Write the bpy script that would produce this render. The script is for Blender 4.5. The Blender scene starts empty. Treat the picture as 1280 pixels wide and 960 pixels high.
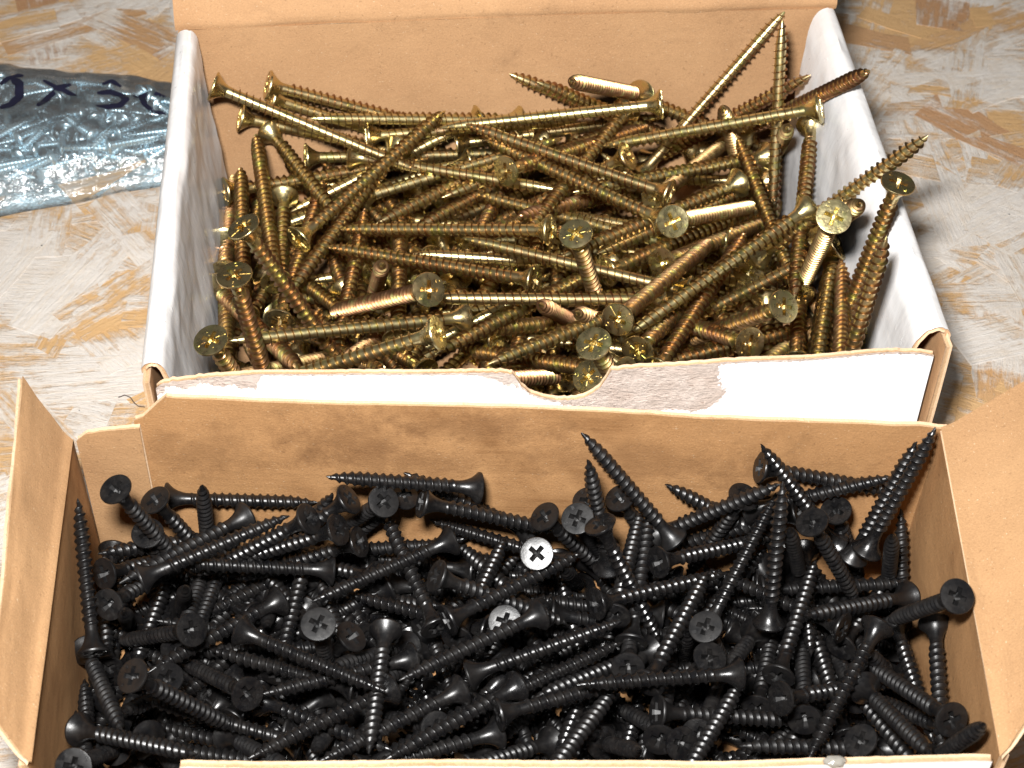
import bpy, bmesh, math, random
from mathutils import Vector, Matrix, Quaternion, noise as mnoise
random.seed(11)
scene = bpy.context.scene
S = 0.001                      # lengths below are millimetres
COL = scene.collection

# ------------------------------------------------------------------ camera
TH, FPX, HC, ROLL = 0.8056, 2251.5, 388.12, 0.0228
fwd = Vector((0, math.cos(TH), -math.sin(TH)))
up0 = Vector((0, math.sin(TH), math.cos(TH)))
rt0 = Vector((1, 0, 0))
cr, sr = math.cos(ROLL), math.sin(ROLL)
RT = cr * rt0 + sr * up0
UP = cr * up0 - sr * rt0
CAM = Vector((0, 0, HC))
cd = bpy.data.cameras.new('camera')
cam = bpy.data.objects.new('camera', cd); COL.objects.link(cam)
cam.matrix_world = Matrix(((RT.x, UP.x, -fwd.x, CAM.x * S), (RT.y, UP.y, -fwd.y, CAM.y * S),
                           (RT.z, UP.z, -fwd.z, CAM.z * S), (0, 0, 0, 1)))
cd.sensor_width = 36; cd.lens = FPX / 1280 * 36
cd.clip_start = 0.01; cd.clip_end = 50
cd.dof.use_dof = True; cd.dof.focus_distance = 0.475; cd.dof.aperture_fstop = 36
scene.camera = cam

# ------------------------------------------------------------------ light: camera flash + dim room
w = bpy.data.worlds.new('World'); scene.world = w; w.use_nodes = True
bg = w.node_tree.nodes['Background']
bg.inputs[0].default_value = (1.0, 0.98, 0.95, 1); bg.inputs[1].default_value = 0.09
fl = bpy.data.lights.new('flash', 'AREA'); fl.shape = 'RECTANGLE'; fl.size = 0.045; fl.size_y = 0.028
fl.energy = 3.5; fl.spread = math.radians(140); fl.color = (1.0, 0.985, 0.965)
flo = bpy.data.objects.new('flash', fl); COL.objects.link(flo)
fpos = CAM + UP * 58 - RT * 30 + fwd * 5
flo.location = fpos * S
flo.rotation_euler = (Vector((0, 440, 20)) - fpos).to_track_quat('-Z', 'Y').to_euler()
vs = scene.view_settings
vs.view_transform = 'Standard'; vs.look = 'None'; vs.exposure = 0; vs.gamma = 1; vs.use_curve_mapping = False
scene.cycles.max_bounces = 8; scene.cycles.transparent_max_bounces = 12
scene.cycles.caustics_reflective = False; scene.cycles.caustics_refractive = False
scene.cycles.sample_clamp_indirect = 6

# ------------------------------------------------------------------ helpers
def tag(o, label, cat=None, group=None, kind=None):
    if label: o['label'] = label
    if cat: o['category'] = cat
    if group: o['group'] = group
    if kind: o['kind'] = kind
    return o
def empty(name, loc=(0, 0, 0)):
    o = bpy.data.objects.new(name, None); o.location = Vector(loc) * S; o.empty_display_size = .005
    COL.objects.link(o); return o
def mk(name, verts, faces, mats, midx=None, smooth=False, scale=S, origin=(0, 0, 0)):
    me = bpy.data.meshes.new(name)
    ov = Vector(origin)
    me.from_pydata([(Vector(v) - ov) * scale for v in verts], [], faces)
    for m in mats: me.materials.append(m)
    if midx: me.polygons.foreach_set('material_index', midx)
    if smooth: me.polygons.foreach_set('use_smooth', [True] * len(me.polygons))
    me.update(); return me
def obj(name, me, parent=None, loc=None):
    o = bpy.data.objects.new(name, me); COL.objects.link(o)
    if parent is not None: o.parent = parent
    if loc is not None: o.location = Vector(loc) * S
    return o
def nz(x, y=0., z=0.): return mnoise.noise(Vector((x, y, z)))
def lerp(a, b, t): return a + (b - a) * t
def interp(pts, x):
    if x <= pts[0][0]: return pts[0][1]
    for (a, b), (c, d) in zip(pts, pts[1:]):
        if x <= c: return b + (d - b) * (x - a) / max(1e-6, c - a)
    return pts[-1][1]

# ------------------------------------------------------------------ materials
def nodes(name):
    m = bpy.data.materials.new(name); m.use_nodes = True
    nt = m.node_tree; return m, nt, nt.nodes['Principled BSDF']
def nd(nt, typ, ins=None, **props):
    n = nt.nodes.new(typ)
    for k, v in props.items(): setattr(n, k, v)
    for k, v in (ins or {}).items():
        if isinstance(v, bpy.types.NodeSocket): nt.links.new(v, n.inputs[k])
        else: n.inputs[k].default_value = v
    return n
def mm(nt, sx=1, sy=1, sz=1, src='Object'):
    t = nd(nt, 'ShaderNodeTexCoord')
    return nd(nt, 'ShaderNodeVectorMath', {0: t.outputs[src], 1: (1000 * sx, 1000 * sy, 1000 * sz)}, operation='MULTIPLY').outputs[0]
def noi(nt, vec, scale, detail=3, rough=.55, dist=0):
    return nd(nt, 'ShaderNodeTexNoise', {'Vector': vec, 'Scale': scale, 'Detail': detail, 'Roughness': rough, 'Distortion': dist}).outputs[0]
def rng_(nt, v, a, b, c=0., d=1.):
    return nd(nt, 'ShaderNodeMapRange', {0: v, 1: a, 2: b, 3: c, 4: d}).outputs[0]
def mix(nt, f, a, b, typ='MIX'):
    n = nd(nt, 'ShaderNodeMix', data_type='RGBA', blend_type=typ)
    for i, v in ((0, f), (6, a), (7, b)):
        if isinstance(v, bpy.types.NodeSocket): nt.links.new(v, n.inputs[i])
        else: n.inputs[i].default_value = v if i == 0 else (*v, 1)
    return n.outputs[2]
def mth(nt, op, a, b=0.):
    return nd(nt, 'ShaderNodeMath', {0: a, 1: b}, operation=op).outputs[0]
def setp(nt, p, **kw):
    for k, v in kw.items():
        k = k.replace('_', ' ')
        if isinstance(v, bpy.types.NodeSocket): nt.links.new(v, p.inputs[k])
        else: p.inputs[k].default_value = (*v, 1) if isinstance(v, tuple) and len(v) == 3 else v
def bump(nt, p, h, strength=.3, dist=.0003):
    b = nd(nt, 'ShaderNodeBump', {'Height': h, 'Strength': strength, 'Distance': dist})
    nt.links.new(b.outputs[0], p.inputs['Normal'])

def m_kraft(name, c1, c2, stain=None, stripes=0., blobs=()):
    m, nt, p = nodes(name)
    v = mm(nt)
    blotch = rng_(nt, noi(nt, v, .035, 4), .3, .7)
    col = mix(nt, blotch, c1, c2)
    fib = rng_(nt, noi(nt, mm(nt, .8, 1, 1), 2.4, 5, .8), .36, .68)
    col = mix(nt, mth(nt, 'MULTIPLY', fib, .45), col, tuple(min(1, x * 1.5) for x in c2))
    sp = rng_(nt, noi(nt, v, 1.05, 2, .5), .66, .72)
    col = mix(nt, mth(nt, 'MULTIPLY', sp, .3), col, (.10, .05, .02))
    sp2 = rng_(nt, noi(nt, mm(nt, .6, .6, 1.7), 1.9, 2, .5), .69, .75)
    col = mix(nt, mth(nt, 'MULTIPLY', sp2, .4), col, (.86, .72, .52))
    if stain:
        st = rng_(nt, noi(nt, v, .028, 3, .6, .6), *stain)
        smear = rng_(nt, noi(nt, mm(nt, .04, .04, 1.), .9, 3, .6), .35, .7)
        st = mth(nt, 'MULTIPLY', st, mth(nt, 'ADD', mth(nt, 'MULTIPLY', smear, .5), .5))
        col = mix(nt, mth(nt, 'MULTIPLY', st, .75), col, (.17, .075, .025))
    for (bx, bz, rx, rz, k) in blobs:
        d = nd(nt, 'ShaderNodeVectorMath', {0: v, 1: (-bx, 0, -bz)}, operation='ADD').outputs[0]
        d = nd(nt, 'ShaderNodeVectorMath', {0: d, 1: (1 / rx, 0, 1 / rz)}, operation='MULTIPLY').outputs[0]
        ln = nd(nt, 'ShaderNodeVectorMath', {0: d}, operation='LENGTH').outputs['Value']
        ln = mth(nt, 'ADD', ln, mth(nt, 'MULTIPLY', mth(nt, 'SUBTRACT', noi(nt, v, .10, 6, .7), .5), 3.4))
        col = mix(nt, mth(nt, 'MULTIPLY', rng_(nt, ln, 1.15, .35), k), col, (.15, .07, .028))
    rub = rng_(nt, noi(nt, mm(nt, .7, .3, 1), .09, 6, .75), .58, .74)
    col = mix(nt, mth(nt, 'MULTIPLY', rub, .35), col, tuple(min(1, x * 1.45) for x in c2))
    grub = rng_(nt, noi(nt, mm(nt, .9, .25, 1), .06, 6, .72, .5), .56, .78)
    col = mix(nt, mth(nt, 'MULTIPLY', grub, .4), col, tuple(x * .45 for x in c1))
    setp(nt, p, Base_Color=col, Roughness=.78, Specular_IOR_Level=.25)
    h = mth(nt, 'ADD', noi(nt, v, 1.6, 5, .7), mth(nt, 'MULTIPLY', noi(nt, mm(nt, .03, .03, 1.), .55, 1), stripes))
    h = mth(nt, 'ADD', h, mth(nt, 'MULTIPLY', noi(nt, v, .05, 3, .5), 5.))
    bump(nt, p, h, .45, .0004)
    return m
def m_white(name, base=(.84, .84, .85), rough=.42, scuff=.35, specks=True):
    m, nt, p = nodes(name)
    v = mm(nt)
    sc = rng_(nt, noi(nt, mm(nt, .5, .5, 2.), .5, 5, .75), .56, .74)
    col = mix(nt, mth(nt, 'MULTIPLY', sc, scuff), base, (.52, .49, .47))
    dk = rng_(nt, noi(nt, v, 1.1, 2, .5), .73, .77)
    if specks: col = mix(nt, mth(nt, 'MULTIPLY', dk, .6), col, (.2, .18, .17))
    setp(nt, p, Base_Color=col, Roughness=rough, Specular_IOR_Level=.54)
    h = mth(nt, 'ADD', mth(nt, 'MULTIPLY', noi(nt, v, .06, 2), 3.), mth(nt, 'MULTIPLY', noi(nt, v, .9, 3, .5), .25))
    bump(nt, p, h, .25, .0005)
    return m
def m_gloss_white():
    # laminated liner rolled to the inside, scratched by the screws
    m, nt, p = nodes('laminated white liner')
    v = mm(nt)
    a = rng_(nt, noi(nt, mm(nt, .12, .12, 1.3), .35, 4, .7), .45, .75)
    b = rng_(nt, noi(nt, mm(nt, 1.1, .5, .16), .8, 3, .6), .66, .72)
    col = mix(nt, mth(nt, 'MULTIPLY', a, .2), (.80, .785, .775), (.58, .55, .54))
    col = mix(nt, mth(nt, 'MULTIPLY', b, .55), col, (.95, .95, .95))
    d = rng_(nt, noi(nt, v, .8, 2), .74, .78)
    col = mix(nt, mth(nt, 'MULTIPLY', d, .7), col, (.13, .11, .10))
    setp(nt, p, Base_Color=col, Roughness=.26, Specular_IOR_Level=.55)
    h = mth(nt, 'ADD', mth(nt, 'MULTIPLY', noi(nt, v, .05, 2), 7.), mth(nt, 'MULTIPLY', b, .7))
    h = mth(nt, 'ADD', h, mth(nt, 'MULTIPLY', noi(nt, mm(nt, .5, .5, .12), .7, 4, .65), 1.4))
    bump(nt, p, h, .22, .0006)
    return m
def m_torn():
    m, nt, p = nodes('torn paper core')
    v = mm(nt)
    col = mix(nt, rng_(nt, noi(nt, v, .16, 5, .7), .3, .7), (.80, .68, .60), (.64, .51, .43))
    col = mix(nt, rng_(nt, noi(nt, mm(nt, .4, 1, 1), 1.5, 3), .62, .75), col, (.33, .2, .15))
    setp(nt, p, Base_Color=col, Roughness=.9)
    bump(nt, p, mth(nt, 'ADD', noi(nt, mm(nt, .6, 1, 1.4), 1.1, 6, .75), mth(nt, 'MULTIPLY', noi(nt, v, .25, 3), 1.5)), 1., .0012)
    return m
def m_metal_gold(name, thread=False, bmp=.16, rg=(.27, .40)):
    m, nt, p = nodes(name)
    v = mm(nt)
    oi = nd(nt, 'ShaderNodeObjectInfo')
    sep = nd(nt, 'ShaderNodeSeparateColor', {0: oi.outputs['Color']})
    off = nd(nt, 'ShaderNodeVectorMath', {0: v, 1: nd(nt, 'ShaderNodeVectorMath', {0: oi.outputs['Color'], 1: (90, 70, 110)}, operation='MULTIPLY').outputs[0]}, operation='ADD').outputs[0]
    n1 = noi(nt, off, .11, 3, .6)
    n2 = noi(nt, off, .26, 3, .55)
    t = mth(nt, 'ADD', mth(nt, 'MULTIPLY', sep.outputs[0], .75), mth(nt, 'MULTIPLY', mth(nt, 'SUBTRACT', n1, .5), 1.5))
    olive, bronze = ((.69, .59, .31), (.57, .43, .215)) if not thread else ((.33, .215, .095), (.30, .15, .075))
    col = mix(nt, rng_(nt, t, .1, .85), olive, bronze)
    col = mix(nt, mth(nt, 'MULTIPLY', rng_(nt, n2, .57, .73), .32), col, (.60, .32, .22))
    col = mix(nt, mth(nt, 'MULTIPLY', rng_(nt, n2, .46, .32), .5), col, (.44, .50, .18))
    setp(nt, p, Base_Color=col, Metallic=1., Roughness=rng_(nt, noi(nt, off, .5, 3), .3, .7, *rg))
    bump(nt, p, noi(nt, off, 1.0, 3, .6), bmp, .0002)
    return m
def m_metal_black(name, base=.006, r=(.25, .39)):
    m, nt, p = nodes(name)
    v = mm(nt)
    oi = nd(nt, 'ShaderNodeObjectInfo')
    sep = nd(nt, 'ShaderNodeSeparateColor', {0: oi.outputs['Color']})
    off = nd(nt, 'ShaderNodeVectorMath', {0: v, 1: nd(nt, 'ShaderNodeVectorMath', {0: oi.outputs['Color'], 1: (90, 70, 110)}, operation='MULTIPLY').outputs[0]}, operation='ADD').outputs[0]
    n1 = noi(nt, off, .3, 4, .7)
    col = mix(nt, rng_(nt, n1, .35, .7), (base * .6, base * .6, base * .7), (base * 1.7, base * 1.5, base * 1.4))
    dust = mth(nt, 'MULTIPLY', rng_(nt, noi(nt, off, .8, 5, .75), .52, .75), mth(nt, 'MULTIPLY', sep.outputs[1], .3))
    col = mix(nt, dust, col, (.07, .065, .06))
    rough = mth(nt, 'ADD', rng_(nt, n1, .3, .7, *r), mth(nt, 'MULTIPLY', mth(nt, 'SUBTRACT', sep.outputs[0], .45), .16))
    setp(nt, p, Base_Color=col, Roughness=rough, Specular_IOR_Level=.54)
    bump(nt, p, noi(nt, off, 2.0, 5, .75), .22, .00015)
    return m
def m_simple(name, c, rough=.5, metal=0., **kw):
    m, nt, p = nodes(name)
    n = noi(nt, mm(nt), .5, 3)
    setp(nt, p, Base_Color=mix(nt, n, tuple(x * .85 for x in c), tuple(min(1, x * 1.12) for x in c)), Roughness=rough, Metallic=metal, **kw)
    return m
def m_strand(name):
    m, nt, p = nodes(name)
    oi = nd(nt, 'ShaderNodeObjectInfo')
    sep = nd(nt, 'ShaderNodeSeparateColor', {0: oi.outputs['Color']})
    shift = nd(nt, 'ShaderNodeVectorMath', {0: oi.outputs['Color'], 1: (400, 300, 200)}, operation='MULTIPLY').outputs[0]
    g = nd(nt, 'ShaderNodeVectorMath', {0: mm(nt, .09, 1., 1.), 1: shift}, operation='ADD').outputs[0]
    i = nd(nt, 'ShaderNodeVectorMath', {0: mm(nt), 1: shift}, operation='ADD').outputs[0]
    wood = mix(nt, noi(nt, g, .9, 4, .65), (.54, .29, .10), (.74, .47, .21))
    wood = mix(nt, mth(nt, 'MULTIPLY', rng_(nt, sep.outputs[1], .80, 1.), .8), wood, (.33, .13, .055))
    paint = mix(nt, noi(nt, i, .1, 4, .6), (.64, .59, .545), (.81, .755, .69))
    paint = mix(nt, mth(nt, 'MULTIPLY', rng_(nt, noi(nt, g, 1.1, 4, .7), .45, .75), .45), paint, (.70, .55, .38))
    wpos = nd(nt, 'ShaderNodeVectorMath', {0: nd(nt, 'ShaderNodeNewGeometry').outputs['Position'], 1: (1000, 1000, 1000)}, operation='MULTIPLY').outputs[0]
    big = noi(nt, wpos, .022, 5, .6, .6)
    wear = mth(nt, 'ADD', mth(nt, 'ADD', mth(nt, 'MULTIPLY', noi(nt, g, .42, 6, .75), .9), mth(nt, 'MULTIPLY', big, 1.7)),
               mth(nt, 'MULTIPLY', sep.outputs[0], .24))
    wear = mth(nt, 'ADD', wear, mth(nt, 'MULTIPLY', mth(nt, 'SUBTRACT', noi(nt, wpos, .3, 5, .8), .5), .45))
    f = mth(nt, 'MULTIPLY', rng_(nt, wear, 1.31, 1.55), .92)
    smear = mth(nt, 'MULTIPLY', rng_(nt, noi(nt, wpos, .05, 6, .75, 1.2), .5, .7), .45)
    paint = mix(nt, smear, paint, (.58, .46, .33))
    fleck = rng_(nt, noi(nt, wpos, .42, 2, .5), .755, .775)
    col = mix(nt, f, paint, wood)
    col = mix(nt, fleck, col, (.05, .05, .05))
    scr = rng_(nt, noi(nt, g, 2.6, 6, .85), .58, .72)
    col = mix(nt, mth(nt, 'MULTIPLY', scr, .35), col, (.45, .30, .16))
    dirt = rng_(nt, noi(nt, i, .35, 6, .8), .66, .8)
    col = mix(nt, mth(nt, 'MULTIPLY', dirt, .5), col, (.22, .17, .14))
    setp(nt, p, Base_Color=col, Roughness=.62, Specular_IOR_Level=.35)
    bump(nt, p, mth(nt, 'ADD', mth(nt, 'ADD', noi(nt, g, 1.0, 6, .8), mth(nt, 'MULTIPLY', noi(nt, wpos, .2, 5, .7), .8)), mth(nt, 'MULTIPLY', f, -.7)), .8, .0008)
    return m
def m_film():
    m = bpy.data.materials.new('clear plastic film'); m.use_nodes = True
    nt = m.node_tree; nt.nodes.clear()
    out = nd(nt, 'ShaderNodeOutputMaterial')
    v = mm(nt)
    b = nd(nt, 'ShaderNodeBump', {'Height': mth(nt, 'ADD', noi(nt, v, .22, 4, .6, .8), mth(nt, 'MULTIPLY', noi(nt, mm(nt, .3, 1, 1), .5, 3), .5)), 'Strength': .55, 'Distance': .0012})
    tr = nd(nt, 'ShaderNodeBsdfTransparent', {'Color': (.90, .93, .94, 1)})
    gl = nd(nt, 'ShaderNodeBsdfGlossy', {'Color': (1, 1, 1, 1), 'Roughness': .12, 'Normal': b.outputs[0]})
    df = nd(nt, 'ShaderNodeBsdfDiffuse', {'Color': (.75, .76, .76, 1), 'Normal': b.outputs[0]})
    fr = nd(nt, 'ShaderNodeFresnel', {'IOR': 1.45, 'Normal': b.outputs[0]})
    m1 = nd(nt, 'ShaderNodeMixShader', {0: .11, 1: tr.outputs[0], 2: df.outputs[0]})
    m2 = nd(nt, 'ShaderNodeMixShader', {0: mth(nt, 'ADD', fr.outputs[0], .01), 1: m1.outputs[0], 2: gl.outputs[0]})
    nt.links.new(m2.outputs[0], out.inputs[0])
    return m

K_WHITEBOX = m_kraft('kraft liner warm', (.37, .205, .10), (.45, .26, .13), None, .15)
K_BLACKBOX = m_kraft('kraft liner brown', (.31, .16, .066), (.385, .21, .092), (.5, .68), .3)
K_STAINED = m_kraft('stained kraft liner', (.31, .16, .066), (.385, .21, .092), (.5, .68), .3, ((-42, 53, 19, 9, .5), (-8, 59, 24, 6, .5), (-30, 45, 34, 6, .42), (-80, 45, 18, 10, .35), (30, 48, 34, 8, .32), (75, 42, 30, 9, .3)))
K_TAB = m_kraft('kraft liner pale', (.33, .185, .088), (.41, .24, .118), None, .2)
K_FLUTE = m_kraft('corrugated core', (.30, .17, .08), (.50, .34, .20))
K_EDGE = m_kraft('cut cardboard edge', (.44, .29, .17), (.60, .43, .28))
WHITE = m_white('white printed board')
LINER = m_white('white front liner', (.86, .86, .87), .4, .12, False)
GLOSSW = m_gloss_white()
TORN = m_torn()
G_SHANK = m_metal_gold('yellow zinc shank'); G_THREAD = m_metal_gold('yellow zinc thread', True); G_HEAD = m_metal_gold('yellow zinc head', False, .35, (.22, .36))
B_SHANK = m_metal_black('black phosphate'); B_DARK = m_metal_black('black phosphate recess', .006, (.4, .5))
ZINC = m_simple('blue zinc', (.66, .82, .90), .42, 1.)
STRAND = m_strand('worn painted strand board')
FILM = m_film()
INK = m_simple('black marker ink', (.012, .012, .03), .35)
GLUE = m_simple('clear glue', (.85, .80, .70), .08, 0., Transmission_Weight=.7)
FIBRE = m_simple('dark fibre', (.06, .04, .03), .6)

# ------------------------------------------------------------------ board on which everything stands
R = 2000
ground = obj('ground', mk('ground', [(-R, -R, 0), (R, -R, 0), (R, R, 0), (-R, R, 0)], [(0, 1, 2, 3)], [STRAND]))
tag(ground, 'worn white painted strand board under the boxes', kind='structure'); ground.color = (.45, .2, .5, 1)
def strand_mesh(k):
    rr = random.Random(100 + k); n = 5
    top, bot = [], []
    for a in range(n + 1):
        t = a / n - .5
        wd = .5 * (1 - .25 * abs(t) * 2 * rr.random())
        top.append((t + rr.uniform(-.05, .05) * (a in (0, n)), wd + rr.uniform(-.07, .07)))
        bot.append((t + rr.uniform(-.05, .05) * (a in (0, n)), -wd + rr.uniform(-.07, .07)))
    lp = top + bot[::-1]
    L_, W_ = rr.uniform(34, 85), rr.uniform(9, 24)
    pts = [(x * L_, y * W_) for x, y in lp]
    m = len(pts)
    verts = [(x, y, .12) for x, y in pts] + [(x * 1.01, y * 1.02, -.25) for x, y in pts]
    faces = [tuple(range(m - 1, -1, -1))] + [(i, (i + 1) % m, m + (i + 1) % m, m + i) for i in range(m)]
    faces = [f[::-1] for f in faces]
    return mk('wood_strand', verts, faces, [STRAND])
SM = [strand_mesh(k) for k in range(12)]
rr = random.Random(4)
regs = [(-205, -70, 215, 575, 118), (70, 205, 215, 585, 150), (-90, 100, 470, 590, 20)]
for x0, x1, y0, y1, n in regs:
    for _ in range(n):
        o = obj('wood_strand', rr.choice(SM), ground, (rr.uniform(x0, x1), rr.uniform(y0, y1), rr.uniform(-.04, .10)))
        a = rr.choice((-.5, 0, .6, 1.57)) + rr.gauss(0, .45)
        o.rotation_euler = (rr.gauss(0, .006), rr.gauss(0, .004), a)
        s_ = rr.uniform(.75, 1.25); o.scale = (s_, rr.uniform(.7, 1.2), 1)
        o.color = (rr.random() ** 1.4, rr.random(), rr.random(), 1)

# ------------------------------------------------------------------ cardboard panels
def panel(name, fn, nu, nv, thick, mats, parent, origin, rim=.55, flip=False, ragged=0., seed=0):
    """curved sheet of corrugated board: fn(u, v) is its middle; faces front / back / cut edge"""
    P = [[Vector(fn(i / nu, j / nv)) for j in range(nv + 1)] for i in range(nu + 1)]
    def nrm(i, j):
        a = P[min(i + 1, nu)][j] - P[max(i - 1, 0)][j]; b = P[i][min(j + 1, nv)] - P[i][max(j - 1, 0)]
        n = a.cross(b); n.normalize(); return -n if flip else n
    V, Fc, MI = [], [], []
    W = nv + 1
    N = [[nrm(i, j) for j in range(W)] for i in range(nu + 1)]
    for s in (1, -1):
        for i in range(nu + 1):
            for j in range(W): V.append(P[i][j] + N[i][j] * (s * thick / 2))
    off = (nu + 1) * W
    for i in range(nu):
        for j in range(nv):
            a, b, c, d = i * W + j, (i + 1) * W + j, (i + 1) * W + j + 1, i * W + j + 1
            q = (a, b, c, d); q2 = (off + d, off + c, off + b, off + a)
            if flip: q, q2 = q[::-1], q2[::-1]
            Fc += [q, q2]; MI += [0, 1]
    loop = [(i, 0) for i in range(nu)] + [(nu, j) for j in range(nv)] + [(i, nv) for i in range(nu, 0, -1)] + [(0, j) for j in range(nv, 0, -1)]
    ring = []
    for k, (i, j) in enumerate(loop):
        ii = min(max(i, 1), nu - 1); jj = min(max(j, 1), nv - 1)
        d = P[ii][jj] - P[i][j]
        d = d.normalized() if d.length > 1e-6 else Vector((0, 0, 0))
        r = rim * (1 + .5 * nz(k * .9, seed)) + ragged * abs(nz(k * .37, seed + 3.3))
        m = P[i][j] + d * r
        nn = N[i][j] * (thick / 2)
        V += [m + nn * .45, m - nn * .45]
        ring.append((i * W + j, len(V) - 2, len(V) - 1, off + i * W + j))
    n = len(ring)
    for k in range(n):
        a, b = ring[k], ring[(k + 1) % n]
        for x in range(3):
            q = (a[x], a[x + 1], b[x + 1], b[x])
            Fc.append(q[::-1] if flip else q); MI.append(3 if x == 1 else 2)
    me = mk(name, V, Fc, list(mats) + [K_FLUTE], MI, True, origin=origin)
    me.set_sharp_from_angle(angle=math.radians(42))
    return obj(name, me, parent)

# ---- white box with the gold screws
BL, BR, FL, FR = Vector((-103.1, 451, 0)), Vector((96.8, 470.6, 0)), Vector((-91, 305.3, 0)), Vector((111.5, 324.6, 0))
H1 = 69
og = Vector((4, 382, 0))
wbox = empty('cardboard_box', og)
tag(wbox, 'open white cardboard box with kraft inside and torn front, holding the gold screws', 'cardboard box')
def floor_panel(name, q, z, mats, parent, o):
    return panel(name, lambda u, v: (q[0].lerp(q[1], u)).lerp(q[3].lerp(q[2], u), v) + Vector((0, 0, z)), 4, 4, 1.6, mats, parent, o, flip=True)
floor_panel('bottom', [BL, BR, FR, FL], .9, [K_WHITEBOX, WHITE, K_EDGE], wbox, og)
xin = (BR - BL).normalized()
yb = Vector((-xin.y, xin.x, 0))
def f_back(u, v):
    p = BL.lerp(BR, u) + yb * (1.3 + 1.2 * math.sin(u * 3.1) * v + .5 * nz(u * 6, v * 3))
    return p + Vector((0, 0, 1 + v * (H1 - 1.2)))
panel('back_wall', f_back, 40, 10, 2.4, [K_WHITEBOX, WHITE, K_EDGE], wbox, og, flip=False)
LP = [(0.2, H1 - .4), (-.1, H1 + 1.0), (.2, H1 + 2.4), (1.0, H1 + 4.2), (2.4, H1 + 6.4), (6, H1 + 11.5), (16, H1 + 23), (34, H1 + 43), (55, H1 + 66)]
def f_lid(u, v):
    k = v * (len(LP) - 1); a = min(int(k), len(LP) - 2); t = k - a
    d = lerp(LP[a][0], LP[a + 1][0], t); z = lerp(LP[a][1], LP[a + 1][1], t)
    p = BL.lerp(BR, lerp(-.004, 1.004, u)) + yb * (1.3 + d + 1.2 * math.sin(u * 3.1) + .7 * nz(u * 7, v * 2, 4))
    return p + Vector((0, 0, z + .35 * nz(u * 14, v * 5)))
panel('lid_flap', f_lid, 60, 24, 2.0, [K_WHITEBOX, WHITE, K_EDGE], wbox, og)
def side(A, B, sgn, prof, back, inner_end):
    ax = (B - A).normalized(); inn = Vector((-ax.y, ax.x, 0)) * sgn
    def f_out(u, v):
        p = A.lerp(B, u) + inn * (1.1 + .5 * nz(u * 5, v * 2, sgn))
        return p + Vector((0, 0, .3 + v * (H1 - 1.6)))
    panel('side_wall', f_out, 30, 8, 1.8, [WHITE, K_WHITEBOX, K_EDGE] if sgn > 0 else [K_WHITEBOX, WHITE, K_EDGE], wbox, og, flip=False)
    ln = (B - A).length
    def f_in(u, v):
        k = v * (len(prof) - 1); a = min(int(k), len(prof) - 2); t = k - a
        d = lerp(prof[a][0], prof[a + 1][0], t); z = lerp(prof[a][1], prof[a + 1][1], t)
        s0 = interp(back, H1 - z) / ln
        uu = lerp(s0, inner_end, u)
        p = A.lerp(B, uu) + inn * (d + (.9 * nz(u * 5, z * .05, 7 + sgn) + .35 * nz(u * 17, z * .2, sgn)) * min(1, d / 5))
        return p + Vector((0, 0, z + .4 * nz(u * 11, d, sgn * 3)))
    panel('rolled_side_flap', f_in, 60, 34, 1.3, [GLOSSW, K_WHITEBOX, K_EDGE], wbox, og, flip=(sgn < 0))
side(BL, FL, 1, [(.4, 66.5), (.3, 68), (1.2, 69.4), (2.6, 69.9), (4.2, 69.5), (5.2, 67.8), (5.8, 64), (6.6, 57), (7.8, 47), (9.2, 35), (10.6, 18), (12, 3)],
     [(0, 2.0), (3, 3), (12, 8), (24, 11.5), (36, 13), (80, 15)], .972)
side(BR, FR, -1, [(.4, 65.5), (.2, 67.4), (1.1, 69.2), (3.2, 70.0), (5.6, 68.8), (7.8, 65), (9.2, 59), (10.2, 51), (11, 41), (11.6, 29), (12.4, 15), (13, 3)],
     [(0, 2.0), (2, 2.4), (5, 5), (10, 9), (20, 12), (40, 13), (80, 14)], .972)
# front wall: torn rim with a round bite, white liner peeled off to the right of it
FA, FB = Vector((-91, 308.4, 0)), Vector((111.5, 327.7, 0))
FLN = (FB - FA).length; fx = (FB - FA).normalized(); fy = Vector((-fx.y, fx.x, 0))
FT = [(2.5, 63.3), (4.8, 65.2), (15.7, 66.7), (27.4, 67.1), (46.7, 66.6), (75.2, 65.1), (88.4, 64.5), (91.3, 63.9), (92.5, 61.7), (93.9, 58.7), (95.5, 56.8), (97.6, 55.2), (100.6, 53.7),
      (103.8, 52.9), (107.1, 52.8), (110.0, 53.6), (112.6, 55.5), (114.2, 57.8), (115.4, 60.8), (116.4, 63.4), (124.0, 64.1), (144.3, 64.2), (164.6, 64.0), (184.9, 64.5), (196.1, 63.5), (199.7, 62.3)]
UF = []
x = 2.5
while x < 199.7:
    UF.append(x); x += .6 if 89 < x < 118 else 1.1
UF.append(199.7)
def rag(x): return .35 * nz(x * .9, 2) + .22 * nz(x * 2.7, 5) + (.5 * nz(x * .8, 9) if x < 30 or 87 < x < 150 else 0)
def f_front(u, v, o=0.):
    k = u * (len(UF) - 1); a = min(int(k), len(UF) - 2); xx = lerp(UF[a], UF[a + 1], k - a)
    top = interp(FT, xx) + rag(xx)
    z = .5 + (top - .5) * v
    bow = -1.6 * math.sin(math.pi * min(1, max(0, (xx - 2) / 198))) * (z / 67) ** 2
    return FA + fx * xx + fy * (bow + o + .4 * nz(xx * .05, z * .05, 3)) + Vector((0, 0, z))
panel('front_wall', f_front, len(UF) - 1, 10, 1.5, [TORN, TORN, K_EDGE], wbox, og, rim=.35, ragged=.5)
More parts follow.
